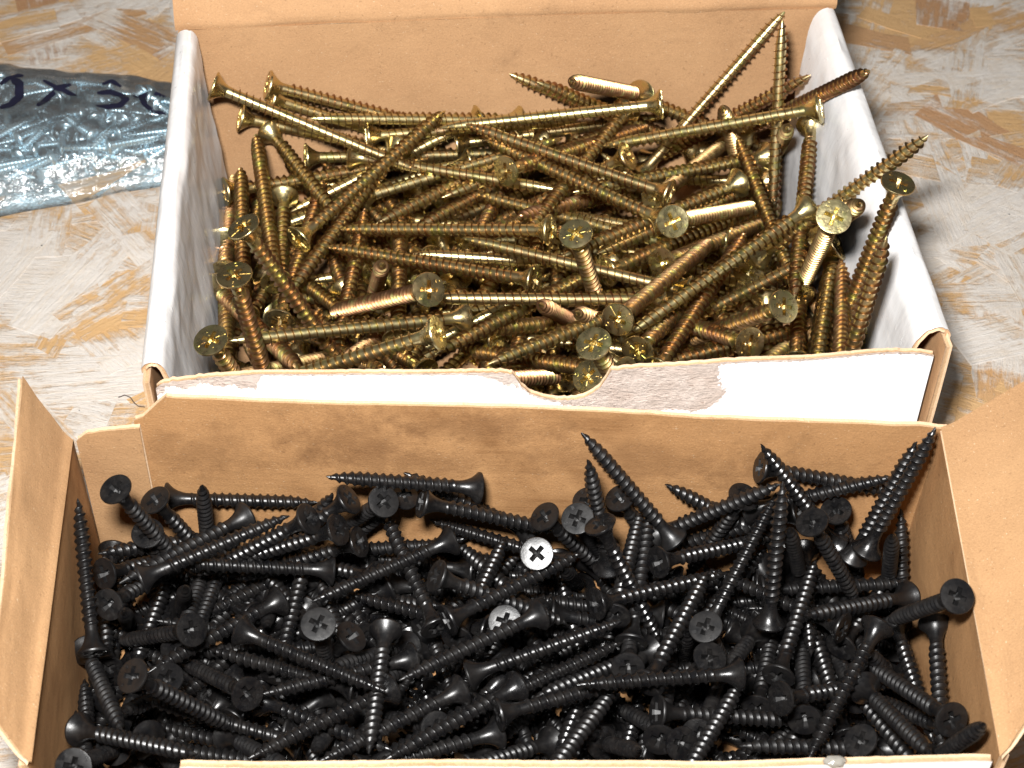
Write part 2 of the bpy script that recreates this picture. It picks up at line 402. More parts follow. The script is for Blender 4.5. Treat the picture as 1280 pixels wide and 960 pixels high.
# the white outer liner, one paper layer proud of the core
UL = [2.5 + k * .56 for k in range(353)]
VL = [0, .12, .25, .38, .5] + [.5 + .5 * (k + 1) / 62 for k in range(62)]
def f_liner(xx, v):
    top = interp(FT, xx) + rag(xx)
    z = .5 + (top - .5) * v
    bow = -1.6 * math.sin(math.pi * min(1, max(0, (xx - 2) / 198))) * (z / 67) ** 2
    return FA + fx * xx + fy * (bow - .97 + .4 * nz(xx * .05, z * .05, 3)) + Vector((0, 0, z))
rj = random.Random(8)
def jit(a, b):
    k = 1. if a < 32 or 76 < a < 152 else 0.
    return f_liner(a + rj.uniform(-.2, .2) * k, min(1, max(0, b + rj.uniform(-.003, .003) * k * (b > .5))))
PG = [[jit(a, b) for b in VL] for a in UL]
V = [p for c in PG for p in c]; Fc = []
nv = len(VL) - 1
def peeled(xx, z, top):
    n = 1.5 * nz(xx * .35, z * .35, 1) + .8 * nz(xx * 1.3, z * 1.3, 2)
    if 101 < xx < 149:
        low = interp([(101, 53), (110, 49), (116, 47.6), (142, 46.8), (146, 51), (149, 59)], xx)
        right = interp([(45, 141), (48, 148.5), (57, 145), (67, 144)], z)
        if z > low + n * .7 and xx < right + n: return True
    if xx < 29 and top - z < interp([(2, 1.5), (8, 3.5), (14, 2.2), (22, 5.5), (27, 6.5), (29, 0)], xx) * .8 + n: return True
    if 79 < xx < 93 and top - z < interp([(79, 0), (85, 2.2), (89, 5), (93, 4)], xx) * .8 + n * .6: return True
    return top - z < .5 + .4 * abs(nz(xx * .7, 8))
for i in range(len(UL) - 1):
    xx = (UL[i] + UL[i + 1]) / 2; top = interp(FT, xx) + rag(xx)
    for j in range(nv):
        a = i * (nv + 1) + j
        for tri in ((a, a + nv + 1, a + nv + 2), (a, a + nv + 2, a + 1)):
            c = (V[tri[0]] + V[tri[1]] + V[tri[2]]) / 3
            if not peeled((c - FA).dot(fx), c.z, top): Fc.append(tri)
lm = mk('outer_liner', V, Fc, [LINER], None, False, origin=og)
lo = obj('outer_liner', lm, wbox); tag(lo, 'white paper outer layer with a peeled patch by the round tear')

# ---- brown box with the black screws
b_BL, b_BR, b_FL, b_FR = Vector((-109.1, 302, 0)), Vector((104.5, 299.9, 0)), Vector((-98.5, 201.8, 0)), Vector((103.6, 208.2, 0))
ob = Vector((0, 260, 0))
bbox = empty('cardboard_box', ob)
tag(bbox, 'open brown cardboard box with spread side flaps, holding the black screws', 'cardboard box')
MB_ = [K_BLACKBOX, WHITE, K_EDGE]
floor_panel('bottom', [b_BL, b_BR, b_FR, b_FL], .9, MB_, bbox, ob)
bx_ = (b_BR - b_BL).normalized(); by_ = Vector((-bx_.y, bx_.x, 0))
BT = [(15.1, 56.7), (17.5, 57.9), (20.5, 61.6), (23.9, 65.3), (29.2, 65.2), (48.8, 65.2), (81.9, 65.9), (109.2, 65.7), (156.0, 64.2), (180.4, 63.8), (199.9, 63.7), (210.6, 63.9), (213.1, 63.2)]
def f_bback(u, v):
    xx = lerp(15.1, 216.4, u); top = interp(BT, xx) + .25 * nz(xx * .15) + .12 * nz(xx * .9, 4)
    return b_BL + bx_ * xx + by_ * (1.2 + .9 * nz(xx * .02, v) * v) + Vector((0, 0, 1.9 + (top - 1.9) * v))
panel('back_wall', f_bback, 90, 10, 1.6, [K_STAINED, WHITE, K_EDGE], bbox, ob)
def f_tab(u, v):
    xx = lerp(.3, 16.8, u); top = interp([(0, 50.8), (1, 51.6), (2.9, 53.6), (7.5, 54.9), (16.6, 56.5)], xx) + .15 * nz(xx)
    return b_BL + bx_ * xx + by_ * (-.75 + .8 * (1 - u) * 0) + Vector((0, 0, 1.9 + (top - 1.9) * v))
panel('corner_tab', f_tab, 16, 8, 1.5, [K_TAB, WHITE, K_EDGE], bbox, ob)
def bside(A, B, sgn, z0, z1, name):
    ax = (B - A).normalized(); inn = Vector((-ax.y, ax.x, 0)) * sgn
    def f(u, v):
        top = lerp(z0, z1, u) - .6
        return A.lerp(B, u) + inn * (-1.0 + (1.3 * nz(u * 3, v * 1.5, sgn)) * v * (1 - v) * 4 - .9 * v) + Vector((0, 0, 1.9 + (top - 1.9) * v))
    panel(name, f, 30, 12, 2.0, [K_BLACKBOX, K_BLACKBOX, K_EDGE], bbox, ob)
bside(b_BL, b_FL, 1, 50.7, 60.4, 'side_wall'); bside(b_BR, b_FR, -1, 63.2, 62.5, 'side_wall')
def flap(fa, fb, oa, obk, sgn, curl=0., name='side_flap'):
    """flap hinged on fold fa-fb, far edge oa-ob, with a rounded crease along the fold"""
    def f(u, v):
        a = fa.lerp(fb, u); b = oa.lerp(obk, u)
        d = (b - a)
        p = a + d * v
        L_ = d.length
        s = v * L_
        crease = math.exp(-(s / 2.0) ** 2) * .9
        p = p + Vector((-sgn * crease * .6, 0, crease * .8))
        p.z += 1.8 * nz(u * 4, v * 2, sgn) * v + .35 * nz(u * 15, v * 8, sgn) * v + curl * max(0, v - .72) * max(0, .3 - u) * 40
        p.y += .5 * nz(u * 9, 3, sgn) * v * (abs(u - .5) * 2) ** 4
        return p
    return panel(name, f, 44, 26, 1.4, [K_TAB, WHITE, K_EDGE] if sgn > 0 else [WHITE, K_TAB, K_EDGE], bbox, ob)
flap(Vector((-110.4, 299.8, 50.8)), Vector((-99.1, 200.8, 60.9)), Vector((-121.1, 306.6, 66.3)), Vector((-106.8, 207.2, 70.2)), -1, .35)
flap(Vector((105.7, 299.3, 63.3)), Vector((104.7, 206.5, 62.7)), Vector((149.2, 322.7, 76)), Vector((119, 223.3, 76)), 1)
fA, fB = Vector((-98.5, 201.8, 0)), Vector((103.3, 208.2, 0)); ffx = (fB - fA).normalized(); ffy = Vector((-ffx.y, ffx.x, 0))
BFT = [(0, 47.7), (28.9, 46.9), (30.2, 47.7), (31.0, 61.8), (33.1, 62.0), (60.4, 61.4), (100.4, 61.4), (144.3, 60.6), (168.7, 61.8), (198.9, 62.9), (201.8, 62.4)]
UB = [i * 2.2 for i in range(13)] + [28.9, 29.9, 30.4, 30.8, 31.2, 31.8] + [33 + i * 1.2 for i in range(141)]
def f_bfront(u, v):
    k = u * (len(UB) - 1); a = min(int(k), len(UB) - 2); xx = lerp(UB[a], UB[a + 1], k - a)
    top = interp(BFT, xx) + .28 * nz(xx * .5) + .15 * nz(xx * 1.7, 4)
    return fA + ffx * xx + ffy * (-1.2 + .5 * nz(xx * .03, v)) + Vector((0, 0, 1.9 + (top - 1.9) * v))
panel('front_wall', f_bfront, len(UB) - 1, 8, 1.7, [WHITE, K_TAB, K_EDGE], bbox, ob, rim=.3, ragged=.35)
bm = bmesh.new(); bmesh.ops.create_icosphere(bm, subdivisions=3, radius=1)
for v_ in bm.verts:
    v_.co = Vector((v_.co.x * 2.4, v_.co.y * 1.3, v_.co.z * .9)) * (1 + .25 * nz(v_.co.x * 2, v_.co.y * 2, v_.co.z * 2)) * S
gm = bpy.data.meshes.new('glue_drop'); bm.to_mesh(gm); bm.free(); gm.materials.append(GLUE)
gm.polygons.foreach_set('use_smooth', [True] * len(gm.polygons))
gp = fA + ffx * 168 + ffy * (-1.4) + Vector((0, 0, 62)) - ob
tag(obj('glue_drop', gm, bbox, gp), 'shiny clear glue drop on the front rim')

# ------------------------------------------------------------------ screws
def revolve(prof, seg, cap_end=True):
    V, Fc = [], []
    for r, z in prof:
        for k in range(seg):
            a = 2 * math.pi * k / seg; V.append((r * math.cos(a), r * math.sin(a), z))
    for i in range(len(prof) - 1):
        for k in range(seg):
            a, b = i * seg + k, i * seg + (k + 1) % seg
            Fc.append((a, b, b + seg, a + seg))
    return V, Fc
def cross_r(a, arm, wd):
    ph = (a + math.pi / 4) % (math.pi / 2) - math.pi / 4
    r1 = arm / math.cos(ph); r2 = wd / max(1e-6, abs(math.sin(ph)))
    return min(r1, r2)
def thread_mesh(name, z0, z1, pitch, prof, od, seg, mat, width):
    """helical fin on the shank profile prof [(r, z)], running out at both ends"""
    V, Fc = [], []
    n = int((z1 - z0) / pitch * seg)
    pz = [(z, r) for r, z in prof]; r0 = interp(pz, z0 + 3)
    for k in range(n + 1):
        z = z0 + (z1 - z0) * k / n; a = 2 * math.pi * k / seg
        rr_ = interp(pz, z)
        h = (od - r0) * min(1, (z - z0) / (pitch * .8) + .05) * min(1, (z1 - z) / 3.2 + .12)
        ca, sa = math.cos(a), math.sin(a)
        for (r, dz) in ((rr_ * .93, -width), (rr_ + h * .85, -width * .16), (rr_ + h, 0), (rr_ + h * .85, width * .16), (rr_ * .93, width)):
            V.append((r * ca, r * sa, z + dz))
    for k in range(n):
        for x in range(4):
            a = k * 5 + x; Fc.append((a, a + 1, a + 6, a + 5))
    return mk(name, V, Fc, [mat], None, True)
def text_mesh(s, size):
    cu = bpy.data.curves.new('t', 'FONT'); cu.body = s; cu.size = size; cu.align_x = 'CENTER'; cu.align_y = 'CENTER'
    cu.resolution_u = 2; cu.extrude = .13; cu.offset = .05
    o = bpy.data.objects.new('t', cu); COL.objects.link(o)
    me = bpy.data.meshes.new_from_object(o.evaluated_get(bpy.context.evaluated_depsgraph_get()))
    bpy.data.objects.remove(o); V = [tuple(v.co) for v in me.vertices]; Fc = [tuple(p.vertices) for p in me.polygons]
    bpy.data.meshes.remove(me); return V, Fc
def head_mesh(name, R_, rim, prof, arm, wd, depth, mat, seg=48):
    angs = sorted(set([2 * math.pi * k / seg for k in range(seg)]))
    c0 = math.atan2(wd, arm)
    extra = []
    for q in range(4):
        b = q * math.pi / 2; extra += [b + c0, b - c0, b + math.pi / 4]
    angs = sorted([a for a in angs if all(abs(((a - e + math.pi) % (2 * math.pi)) - math.pi) > .03 for e in extra)] + [e % (2 * math.pi) for e in extra])
    n = len(angs); V, Fc = [], []
    rings = []
    def ring(fn):
        rings.append(len(V))
        for a in angs:
            r, z = fn(a); V.append((r * math.cos(a), r * math.sin(a), z))
    for r, z in reversed(prof): ring(lambda a, r=r, z=z: (r, z))      # neck up to the rim
    ring(lambda a: (R_, rim)); ring(lambda a: (R_, rim * .35)); ring(lambda a: (R_ * .975, .02)); ring(lambda a: (R_ * .95, 0))
    ring(lambda a: (cross_r(a, arm, wd) * 1.0, 0))
    for x, y in zip(rings, rings[1:]):
        for k in range(n):
            k2 = (k + 1) % n; Fc.append((x + k, y + k, y + k2, x + k2))
    return mk(name, V, [f[::-1] for f in Fc], [mat], None, True), angs
def recess_mesh(name, angs, arm, wd, depth, mat):
    V, Fc = [], []
    n = len(angs)
    for (s1, s2, z) in ((1, 1, 0), (.93, .93, depth * .25), (.62, .8, depth * .8), (.34, .5, depth)):
        for a in angs:
            r = cross_r(a, arm * s1, wd * s2); V.append((r * math.cos(a), r * math.sin(a), z))
    for i in range(3):
        for k in range(n):
            k2 = (k + 1) % n; Fc.append((i * n + k, i * n + k2, (i + 1) * n + k2, (i + 1) * n + k))
    V.append((0, 0, depth * 1.12)); c = len(V) - 1
    for k in range(n): Fc.append((3 * n + k, 3 * n + (k + 1) % n, c))
    return mk(name, V, [f[::-1] for f in Fc], [mat])
def stamp_mesh(name, items, mat):
    V, Fc = [], []
    for s, size, r, a in items:
        if s == '|':
            tv = [(x * .11, y * size, z * .13) for x in (-1, 1) for y in (-1, 1) for z in (-1, 1)]
            tf = [(0, 1, 3, 2), (4, 6, 7, 5), (0, 4, 5, 1), (2, 3, 7, 6), (0, 2, 6, 4), (1, 5, 7, 3)]
        else: tv, tf = text_mesh(s, size)
        b = len(V); ca, sa = math.cos(a - math.pi / 2), math.sin(a - math.pi / 2)
        for x, y, z in tv:
            y2 = y + r
            X, Y = x * ca - y2 * sa, x * sa + y2 * ca
            V.append((X, -Y, -z + .01))
        Fc += [tuple(i + b for i in f) for f in tf]
    return mk(name, V, Fc, [mat])
LG, LBK, LZ = 68.0, 39.0, 18.0
# gold: countersunk head, cross recess with tick marks and a stamped maker's mark
GP = [(1.8, 4.5), (1.68, 6.5), (1.66, LG - 8.5), (1.45, LG - 6), (1.05, LG - 3.4), (.6, LG - 1.2), (.02, LG)]
gv, gf = revolve(GP, 20)
g_shank = mk('shank', gv, gf, [G_SHANK], None, True)
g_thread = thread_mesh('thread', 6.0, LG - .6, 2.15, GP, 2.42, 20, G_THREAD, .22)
g_head, an = head_mesh('head', 4.6, .55, [(4.4, .62), (3.6, 1.5), (2.8, 2.5), (2.12, 3.6), (1.78, 4.6)], 2.5, .55, 2.3, G_HEAD)
g_head.set_sharp_from_angle(angle=math.radians(35))
g_recess = recess_mesh('recess', an, 2.5, .55, 2.3, G_HEAD)
q4 = math.pi / 4
g_stamp = stamp_mesh('stamped_mark', [('C', 1.7, 3.45, 3 * q4), ('J', 1.7, 3.45, q4), ('S', 1.7, 3.45, -q4)] + [('|', .62, 2.0, q4 * k) for k in (1, 3, 5, 7)], G_HEAD)
# black: bugle head, cross recess
BP = [(1.55, 5.5), (1.48, 7.5), (1.46, LBK - 8), (1.2, LBK - 5.4), (.78, LBK - 2.8), (.4, LBK - .9), (.02, LBK)]
bv, bf = revolve(BP, 18)
b_shank = mk('shank', bv, bf, [B_SHANK], None, True)
b_thread = thread_mesh('thread', 6.4, LBK - .5, 1.95, BP, 2.02, 18, B_SHANK, .74)
b_head, an2 = head_mesh('head', 4.05, .55, [(3.9, .75), (3.3, 1.35), (2.6, 2.2), (2.05, 3.3), (1.68, 4.5), (1.5, 5.6)], 2.2, .62, 2.2, B_SHANK)
b_head.set_sharp_from_angle(angle=math.radians(35))
b_recess = recess_mesh('recess', an2, 2.2, .62, 2.2, B_DARK)
b_stamp = stamp_mesh('stamped_mark', [('S', 1.3, 2.9, 3 * q4), ('B', 1.3, 2.9, q4)], B_DARK)
# small zinc screws of the bag
ZP = [(.02, -1.3), (1.2, -1.2), (2.2, -.8), (2.75, -.1), (2.8, .4), (1.3, .5), (1.05, 1), (1.05, LZ - 4), (.5, LZ - 1.2), (.02, LZ)]
zv, zf = revolve(ZP, 12)
z_body = mk('body', zv, zf, [ZINC], None, True)
z_thread = thread_mesh('thread', 1.6, LZ - .4, 1.25, ZP[5:], 1.6, 10, ZINC, .3)

rs = random.Random(21)
def pose(o, h, t):
    d = (Vector(t) - Vector(h)).normalized()
    q = d.to_track_quat('Z', 'Y') @ Quaternion((0, 0, 1), rs.uniform(0, 6.283))
    o.rotation_mode = 'QUATERNION'; o.rotation_quaternion = q; o.location = Vector(h) * S
def screw(kind, h, t, label, group):
    e = bpy.data.objects.new(kind, None); COL.objects.link(e); e.empty_display_size = .003
    pose(e, h, t)
    c = (rs.random(), rs.random(), rs.random(), 1)
    sh, th, hd, rc, st = (g_shank, g_thread, g_head, g_recess, g_stamp) if kind == 'gold_screw' else (b_shank, b_thread, b_head, b_recess, b_stamp)
    for nme, me in (('shank', sh), ('thread', th), ('head', hd)):
        o = bpy.data.objects.new(nme, me); COL.objects.link(o); o.parent = e; o.color = c
    for nme, me in (('recess', rc), ('stamped_mark', st)):
        p_ = bpy.data.objects.new(nme, me); COL.objects.link(p_); p_.parent = o; p_.color = c
    tag(e, label, 'screw', group)
    return e
GOLD = [
('gold screw in the back left corner, head against the left flap, over other screws',-924,4399,570,-297,4319,320),
('fully exposed gold screw, tip to the right, back row left, uppermost',-772,4478,519,-143,4552,273),
('fully exposed gold screw, tip to the right, back row far left',-872,4494,380,-237,4573,151),
('fully exposed gold screw, tip to the right, back row left, lowest',-770,4503,450,-162,4581,156),
('fully exposed gold screw, tip to the left, back row left',7,4576,329,-637,4399,455),
('fully exposed gold screw, tip to the right, back row left of centre',-472,4434,362,190,4583,327),
('gold screw lying across the back of the heap, head on the right',433,4376,557,-238,4378,447),
('fully exposed gold screw, tip to the right, back row right of centre',-198,4558,242,474,4642,306),
('long gold screw lying diagonally on top of the heap, left of centre',-641,3972,337,-226,4505,416),
('fully exposed gold screw, tip to the lower right, middle row far left',-782,4502,321,-403,3942,254),
('fully exposed gold screw, tip to the top, middle row far left, rightmost',-686,3799,327,-820,4465,338),
('fully exposed gold screw, tip to the lower right, front row far left, uppermost',-713,3549,759,-430,3543,141),
('fully exposed gold screw, tip to the top, middle row far left, leftmost',-767,3677,305,-858,4351,297),
('fully exposed gold screw, tip to the right, middle row far left',-899,4258,273,-279,4528,203),
('fully exposed gold screw, tip towards the viewer, middle row far left',-720,4275,248,-666,3597,243),
('fully exposed gold screw, tip to the right, middle row left',-672,4456,254,-11,4596,178),
('fully exposed gold screw, tip to the lower left, middle row left, uppermost',-117,4566,343,-705,4258,196),
('fully exposed gold screw, tip to the right, middle row left of centre, second from left',-520,4419,295,130,4223,340),
('fully exposed gold screw, tip to the right, middle row left of centre, leftmost',-478,4240,275,145,4510,314),
('fully exposed gold screw, tip to the lower left, middle row left of centre, leftmost',84,4559,266,-422,4105,290),
('fully exposed gold screw, tip to the lower left, middle row left of centre, rightmost',190,4600,223,-306,4136,248),
('fully exposed gold screw, tip to the right, middle row right of centre',-34,4126,489,424,4593,303),
('upper of two parallel gold screws slanting down across the middle',449,4052,476,-160,4353,483),
('lower of two parallel gold screws slanting down across the middle',429,3929,480,-103,4350,435),
('gold screw seen head-on right of centre, its bright shank pointing right',426,3718,662,732,4209,305),
('fully exposed gold screw, tip to the left, middle row left of centre, second from top',101,3863,494,-527,4053,314),
('fully exposed gold screw, tip to the bottom, middle row right of centre',162,3652,669,301,3853,34),
('fully exposed gold screw, tip to the lower left, middle row right, uppermost',677,4237,375,128,3838,411),
('fully exposed gold screw, tip to the lower left, middle row right, lowest',774,4325,309,236,3911,362),
('fully exposed gold screw, tip to the upper left, back row right of centre, leftmost',572,4619,187,-32,4593,497),
('fully exposed gold screw, tip towards the viewer, back row right of centre',385,4617,410,142,4130,818),
('gold screw, tip to the left, back row right',848,4660,155,240,4620,456),
('gold screw, tip towards the viewer, back row right',753,4653,37,606,4310,605),
('gold screw leaning on the back wall, tip at the upper right corner',399,4487,195,820,4699,685),
('upright gold screw before the back wall, tip meeting the leaning screw',792,4210,178,774,4477,803),
('gold screw with its tip over the right rim nearest the back corner',716,4538,332,992,4181,840),
('gold screw lying before the upright one, head near the right flap',890,4271,637,261,4370,397),
('fully exposed gold screw, tip to the bottom, middle row far right',889,4359,504,788,3693,406),
('gold screw thrusting its tip far out over the right rim',721,3964,319,1104,3853,870),
('gold screw, tip towards the viewer, middle row far right',897,3989,392,881,3533,897),
('gold screw seen head-on close to the right flap',805,3478,899,834,3838,323),
('gold screw propped head up against the right flap',993,3641,880,907,3654,206),
('gold screw standing along the right flap below the head-up one',844,3279,257,922,3379,925),
('fully exposed gold screw, tip to the upper right, front row right, uppermost',274,3411,582,579,3979,365),
('gold screw slanting to the upper right, head up beside the right head-on screw',831,3918,553,307,3502,432),
('fully exposed gold screw, tip to the top, middle row far right',819,3775,338,683,4439,395),
('fully exposed gold screw, tip to the left, front row right, rightmost',718,3474,585,409,3798,73),
('fully exposed gold screw, tip to the lower left, front row far right',919,3853,473,387,3860,49),
('fully exposed gold screw, tip to the upper right, front row right, second from top',391,3420,382,683,4033,350),
('fully exposed gold screw, tip to the left, front row right, leftmost',638,3442,474,334,3943,131),
('fully exposed gold screw, tip to the right, front row right',262,3449,329,865,3752,244),
('gold screw, tip to the upper right, front row far right',517,3318,367,888,3841,142),
('gold screw, tip towards the viewer, front row far right',860,3928,144,922,3292,375),
('fully exposed gold screw, seen head-on, middle row right, lowest',696,3960,258,871,4584,53),
('fully exposed gold screw, tip to the top, front row far right, leftmost',794,3541,301,883,4214,251),
('fully exposed gold screw, tip to the right, middle row right',419,3809,423,819,4304,185),
('fully exposed gold screw, tip to the upper right, middle row right',262,3816,381,798,4230,314),
('fully exposed gold screw, tip to the left, middle row right of centre, lowest',491,3689,429,-154,3905,420),
('fully exposed gold screw, tip to the left, middle row left of centre, lowest',58,3704,446,-554,3970,317),
('fully exposed gold screw, tip to the left, front row right of centre, uppermost',414,3652,432,-257,3564,499),
('fully exposed gold screw, seen head-on, front row left',-220,3397,689,-534,3784,227),
('long gold screw lying along the front left, tip at the left flap',-130,3607,392,-748,3356,526),
('fully exposed gold screw, tip to the left, front row left',-186,3196,732,-790,3238,424),
('fully exposed gold screw, tip to the lower left, front row left of centre',283,3942,300,-211,3480,371),
('fully exposed gold screw, tip to the left, front row right of centre, second from top',472,3750,381,-65,3342,475),
('fully exposed gold screw, tip to the lower right, front row right of centre, uppermost',202,3214,690,412,3405,72),
('gold screw seen head-on just above the torn bite of the front wall',217,3918,59,70,3486,562),
('gold screw, tip towards the viewer, front row right of centre, uppermost',350,3926,38,168,3492,530),
('fully exposed gold screw, tip to the upper right, front row right, lowest',339,3455,420,636,4036,228),
('fully exposed gold screw, tip to the lower right, front row right of centre, lowest',196,3257,526,574,3536,34),
('fully exposed gold screw, tip towards the viewer, front row right of centre',150,3610,160,-128,3163,590),
('gold screw, tip to the left, front row left of centre, rightmost',276,3738,85,-218,3369,370),
('fully exposed gold screw, tip to the left, front row right of centre, lowest',304,3349,444,-160,3739,136),
('fully exposed gold screw, tip to the left, front row left of centre',407,3987,54,-94,3618,329),
('fully exposed gold screw, tip to the bottom, front row far left',-704,3321,798,-632,3362,124),
('fully exposed gold screw, tip towards the viewer, front row far left, rightmost',-866,3802,297,-546,3249,530),
('fully exposed gold screw, tip to the lower right, front row far left, lowest',-761,3206,679,-604,3353,34),
('fully exposed gold screw, tip to the top, front row left, leftmost',-504,3485,256,-454,4161,305),
('fully exposed gold screw, tip to the lower left, middle row left, lowest',-370,4424,335,-652,3807,281),
('fully exposed gold screw, tip to the top, front row far left',-669,3680,282,-602,4356,249),
('fully exposed gold screw, tip towards the viewer, front row left',-436,4054,41,-360,3627,565),
('fully exposed gold screw, tip to the top, front row left, rightmost',-323,3588,306,-357,4264,242),
('gold screw, seen head-on, front row left',-551,3136,542,-363,3711,230),
('mostly buried gold screw, seen head-on, front row far left',-577,3246,308,-804,3841,71),
('gold screw, tip towards the viewer, front row left, lowest',-720,3918,76,-344,3420,346),
('fully exposed gold screw, tip to the left, middle row left of centre, third from top',374,3979,250,-305,3978,288),
('fully exposed gold screw, tip to the lower left, middle row right of centre, uppermost',344,4560,396,10,3970,350),
('fully exposed gold screw, tip to the left, middle row left of centre, uppermost',337,4610,286,-227,4230,294),
('fully exposed gold screw, tip to the left, middle row right',780,4403,346,167,4117,422),
('fully exposed gold screw, tip to the left, middle row right of centre, uppermost',467,4015,313,-140,4314,247),
('fully exposed gold screw, tip towards the viewer, middle row right of centre',379,4503,120,2,4014,405),
('gold screw, tip to the left, middle row right of centre, rightmost',642,4066,284,-3,4273,229),
('fully exposed gold screw, tip to the lower left, middle row right of centre, lowest',335,4263,447,-204,4310,34),
('fully exposed gold screw, tip to the upper right, back row right',422,4607,143,881,4453,621),
('fully exposed gold screw, tip to the upper left, back row right of centre, rightmost',613,4638,165,54,4509,531),
('fully exposed gold screw, seen head-on, middle row right, uppermost',412,4094,426,697,4669,202),
('gold screw, tip towards the viewer, back row far right',846,4662,132,788,4193,621),
('fully exposed gold screw, seen head-on, middle row far left',-846,3858,297,-913,4513,129),
('fully exposed gold screw, tip towards the viewer, front row far left, leftmost',-879,4067,246,-773,3405,360),
('fully exposed gold screw, tip to the upper left, front row left',-242,3499,271,-664,4018,150),
('gold screw, tip towards the viewer, front row far left',-515,3723,107,-762,3228,503),
('fully exposed gold screw, tip to the top, front row far right, second from left',794,3272,321,928,3930,425),
('gold screw, tip to the top, front row far right, second from left',788,3280,230,927,3939,322),
('gold screw, seen head-on, front row far right',952,3437,387,874,4065,138),
('gold screw, tip to the top, front row far right, rightmost',943,3528,406,890,4203,341),
('mostly buried gold screw, tip towards the viewer, middle row far right, uppermost',885,4210,36,924,3882,630),
('fully exposed gold screw, tip to the top, front row far right, rightmost',858,3269,495,956,3935,393),
('mostly buried gold screw, tip towards the viewer, middle row far right, lowest',892,4146,36,903,3834,641),
('fully exposed gold screw, tip to the upper right, front row left of centre',-496,3609,86,103,3833,315),
('gold screw, tip to the upper left, front row right of centre',684,3444,85,103,3769,221),
('gold screw, tip to the left, front row right, rightmost',897,3840,93,218,3816,76),
('gold screw, tip to the lower right, front row left of centre',-112,3784,183,317,3277,35),
('gold screw, tip to the upper left, middle row left, rightmost',-214,3920,175,-475,4548,158),
('fully exposed gold screw, tip to the upper right, middle row left of centre',-171,3944,234,-2,4596,141),
('gold screw, tip to the top, front row left of centre, uppermost',-4,3532,186,79,4205,232),
('gold screw, tip to the upper left, middle row left, leftmost',-425,4026,171,-883,4510,35),
('gold screw, tip to the top, front row far right, leftmost',811,3774,39,752,4443,147),
('mostly buried gold screw, tip to the upper left, front row right, uppermost',621,3972,39,68,4366,76),
('gold screw, tip to the upper left, middle row left of centre',-7,4014,161,-527,4452,129),
('gold screw, tip towards the viewer, middle row right',745,4584,39,532,3942,117),
('mostly buried gold screw, tip to the left, middle row right',604,4187,175,-14,4443,56),
('mostly buried gold screw, tip to the upper left, front row right, lowest',932,3489,92,457,3973,141),
('gold screw, tip to the right, middle row right of centre',-93,4568,69,556,4376,137),
('gold screw, tip to the upper right, middle row left',-636,4031,39,-226,4574,35),
('gold screw, tip to the upper right, middle row right of centre, rightmost',298,4132,126,709,4666,35),
('gold screw, tip to the upper right, front row right of centre',-112,3776,39,317,4286,171),
('gold screw, tip to the left, middle row right',742,4519,150,71,4598,72),
('gold screw, tip to the lower right, front row right, leftmost',549,4093,139,755,3448,198),
('gold screw, tip to the right, front row far left, uppermost',-787,4096,96,-179,3792,75),
('gold screw, tip towards the viewer, front row left of centre',-290,4397,39,50,3816,136),
('gold screw, tip to the lower right, front row right of centre',266,4071,75,547,3460,175),
('gold screw, tip to the left, middle row right of centre, leftmost',284,4205,115,-385,4079,114),
('gold screw, tip to the left, front row left',-260,3856,221,-895,4023,46),
('mostly buried gold screw, tip to the left, front row left of centre',409,4053,73,-266,3981,35),
('gold screw, tip to the upper right, middle row right of centre, leftmost',-51,3760,48,204,4358,248),
('mostly buried gold screw, tip to the lower right, front row far left',-855,3727,94,-435,3196,35),
('gold screw, tip to the top, front row right of centre',113,3432,39,129,4081,244),
('gold screw, tip to the top, middle row left',-465,3820,134,-650,4470,59),
('mostly buried gold screw, tip to the upper left, middle row left',-370,4089,50,-928,4476,35),
('mostly buried gold screw, tip to the upper left, front row far left',-433,3160,158,-731,3772,164),
('gold screw, tip to the lower right, front row right, rightmost',642,4118,127,865,3476,146),
('mostly buried gold screw, tip towards the viewer, front row right of centre',66,3868,53,9,3196,136),
('mostly buried gold screw, tip to the upper left, middle row left of centre',23,4112,81,-498,4548,75),
('gold screw, tip to the upper left, front row far left',-365,3654,39,-893,4082,35),
('gold screw, tip to the right, middle row left of centre, leftmost',-360,4245,190,312,4278,91),
('gold screw, tip to the left, front row right of centre, lowest',623,3664,180,-49,3770,163),
('mostly buried gold screw, tip to the upper right, front row right',263,3880,39,596,4468,110),
('gold screw, tip towards the viewer, middle row left of centre',-238,4453,62,-137,3782,97),
('gold screw, tip to the right, front row far left, lowest',-857,3753,39,-277,3417,156),
('gold screw, tip to the bottom, front row right of centre',57,4305,55,224,3646,35),
('gold screw, tip to the right, front row right, second from left',266,4057,273,922,3983,111),
('mostly buried gold screw, tip to the lower right, front row left of centre',-212,4027,132,304,3588,76),
('gold screw, tip to the lower right, front row left, rightmost',-509,3922,201,-178,3330,153),
('mostly buried gold screw, tip to the right, middle row left',-795,4500,39,-182,4204,35),
('mostly buried gold screw, tip to the upper left, front row right of centre',572,3264,39,56,3706,35),
('gold screw, tip to the lower right, front row far left',-631,3694,147,-215,3156,143),
('gold screw, tip to the top, middle row far left',-863,3838,100,-818,4516,93),
('gold screw, tip to the upper left, middle row left, fourth from left',-259,4032,216,-704,4528,77),
('gold screw, tip to the right, front row left, leftmost',-676,4088,55,-6,4175,140),
('mostly buried gold screw, tip to the left, middle row right of centre',777,4187,39,103,4266,88),
('mostly buried gold screw, tip to the right, front row left of centre',-531,3687,47,81,3984,35),
('gold screw, tip to the left, middle row left of centre, uppermost',-143,4443,269,-785,4291,106),
('gold screw, tip to the lower right, middle row far right, rightmost',715,4623,58,897,3968,35),
('gold screw, tip towards the viewer, front row right of centre, lowest',322,3773,121,12,3178,237),
('gold screw, tip to the upper right, front row left of centre, leftmost',-458,3194,209,-210,3827,215),
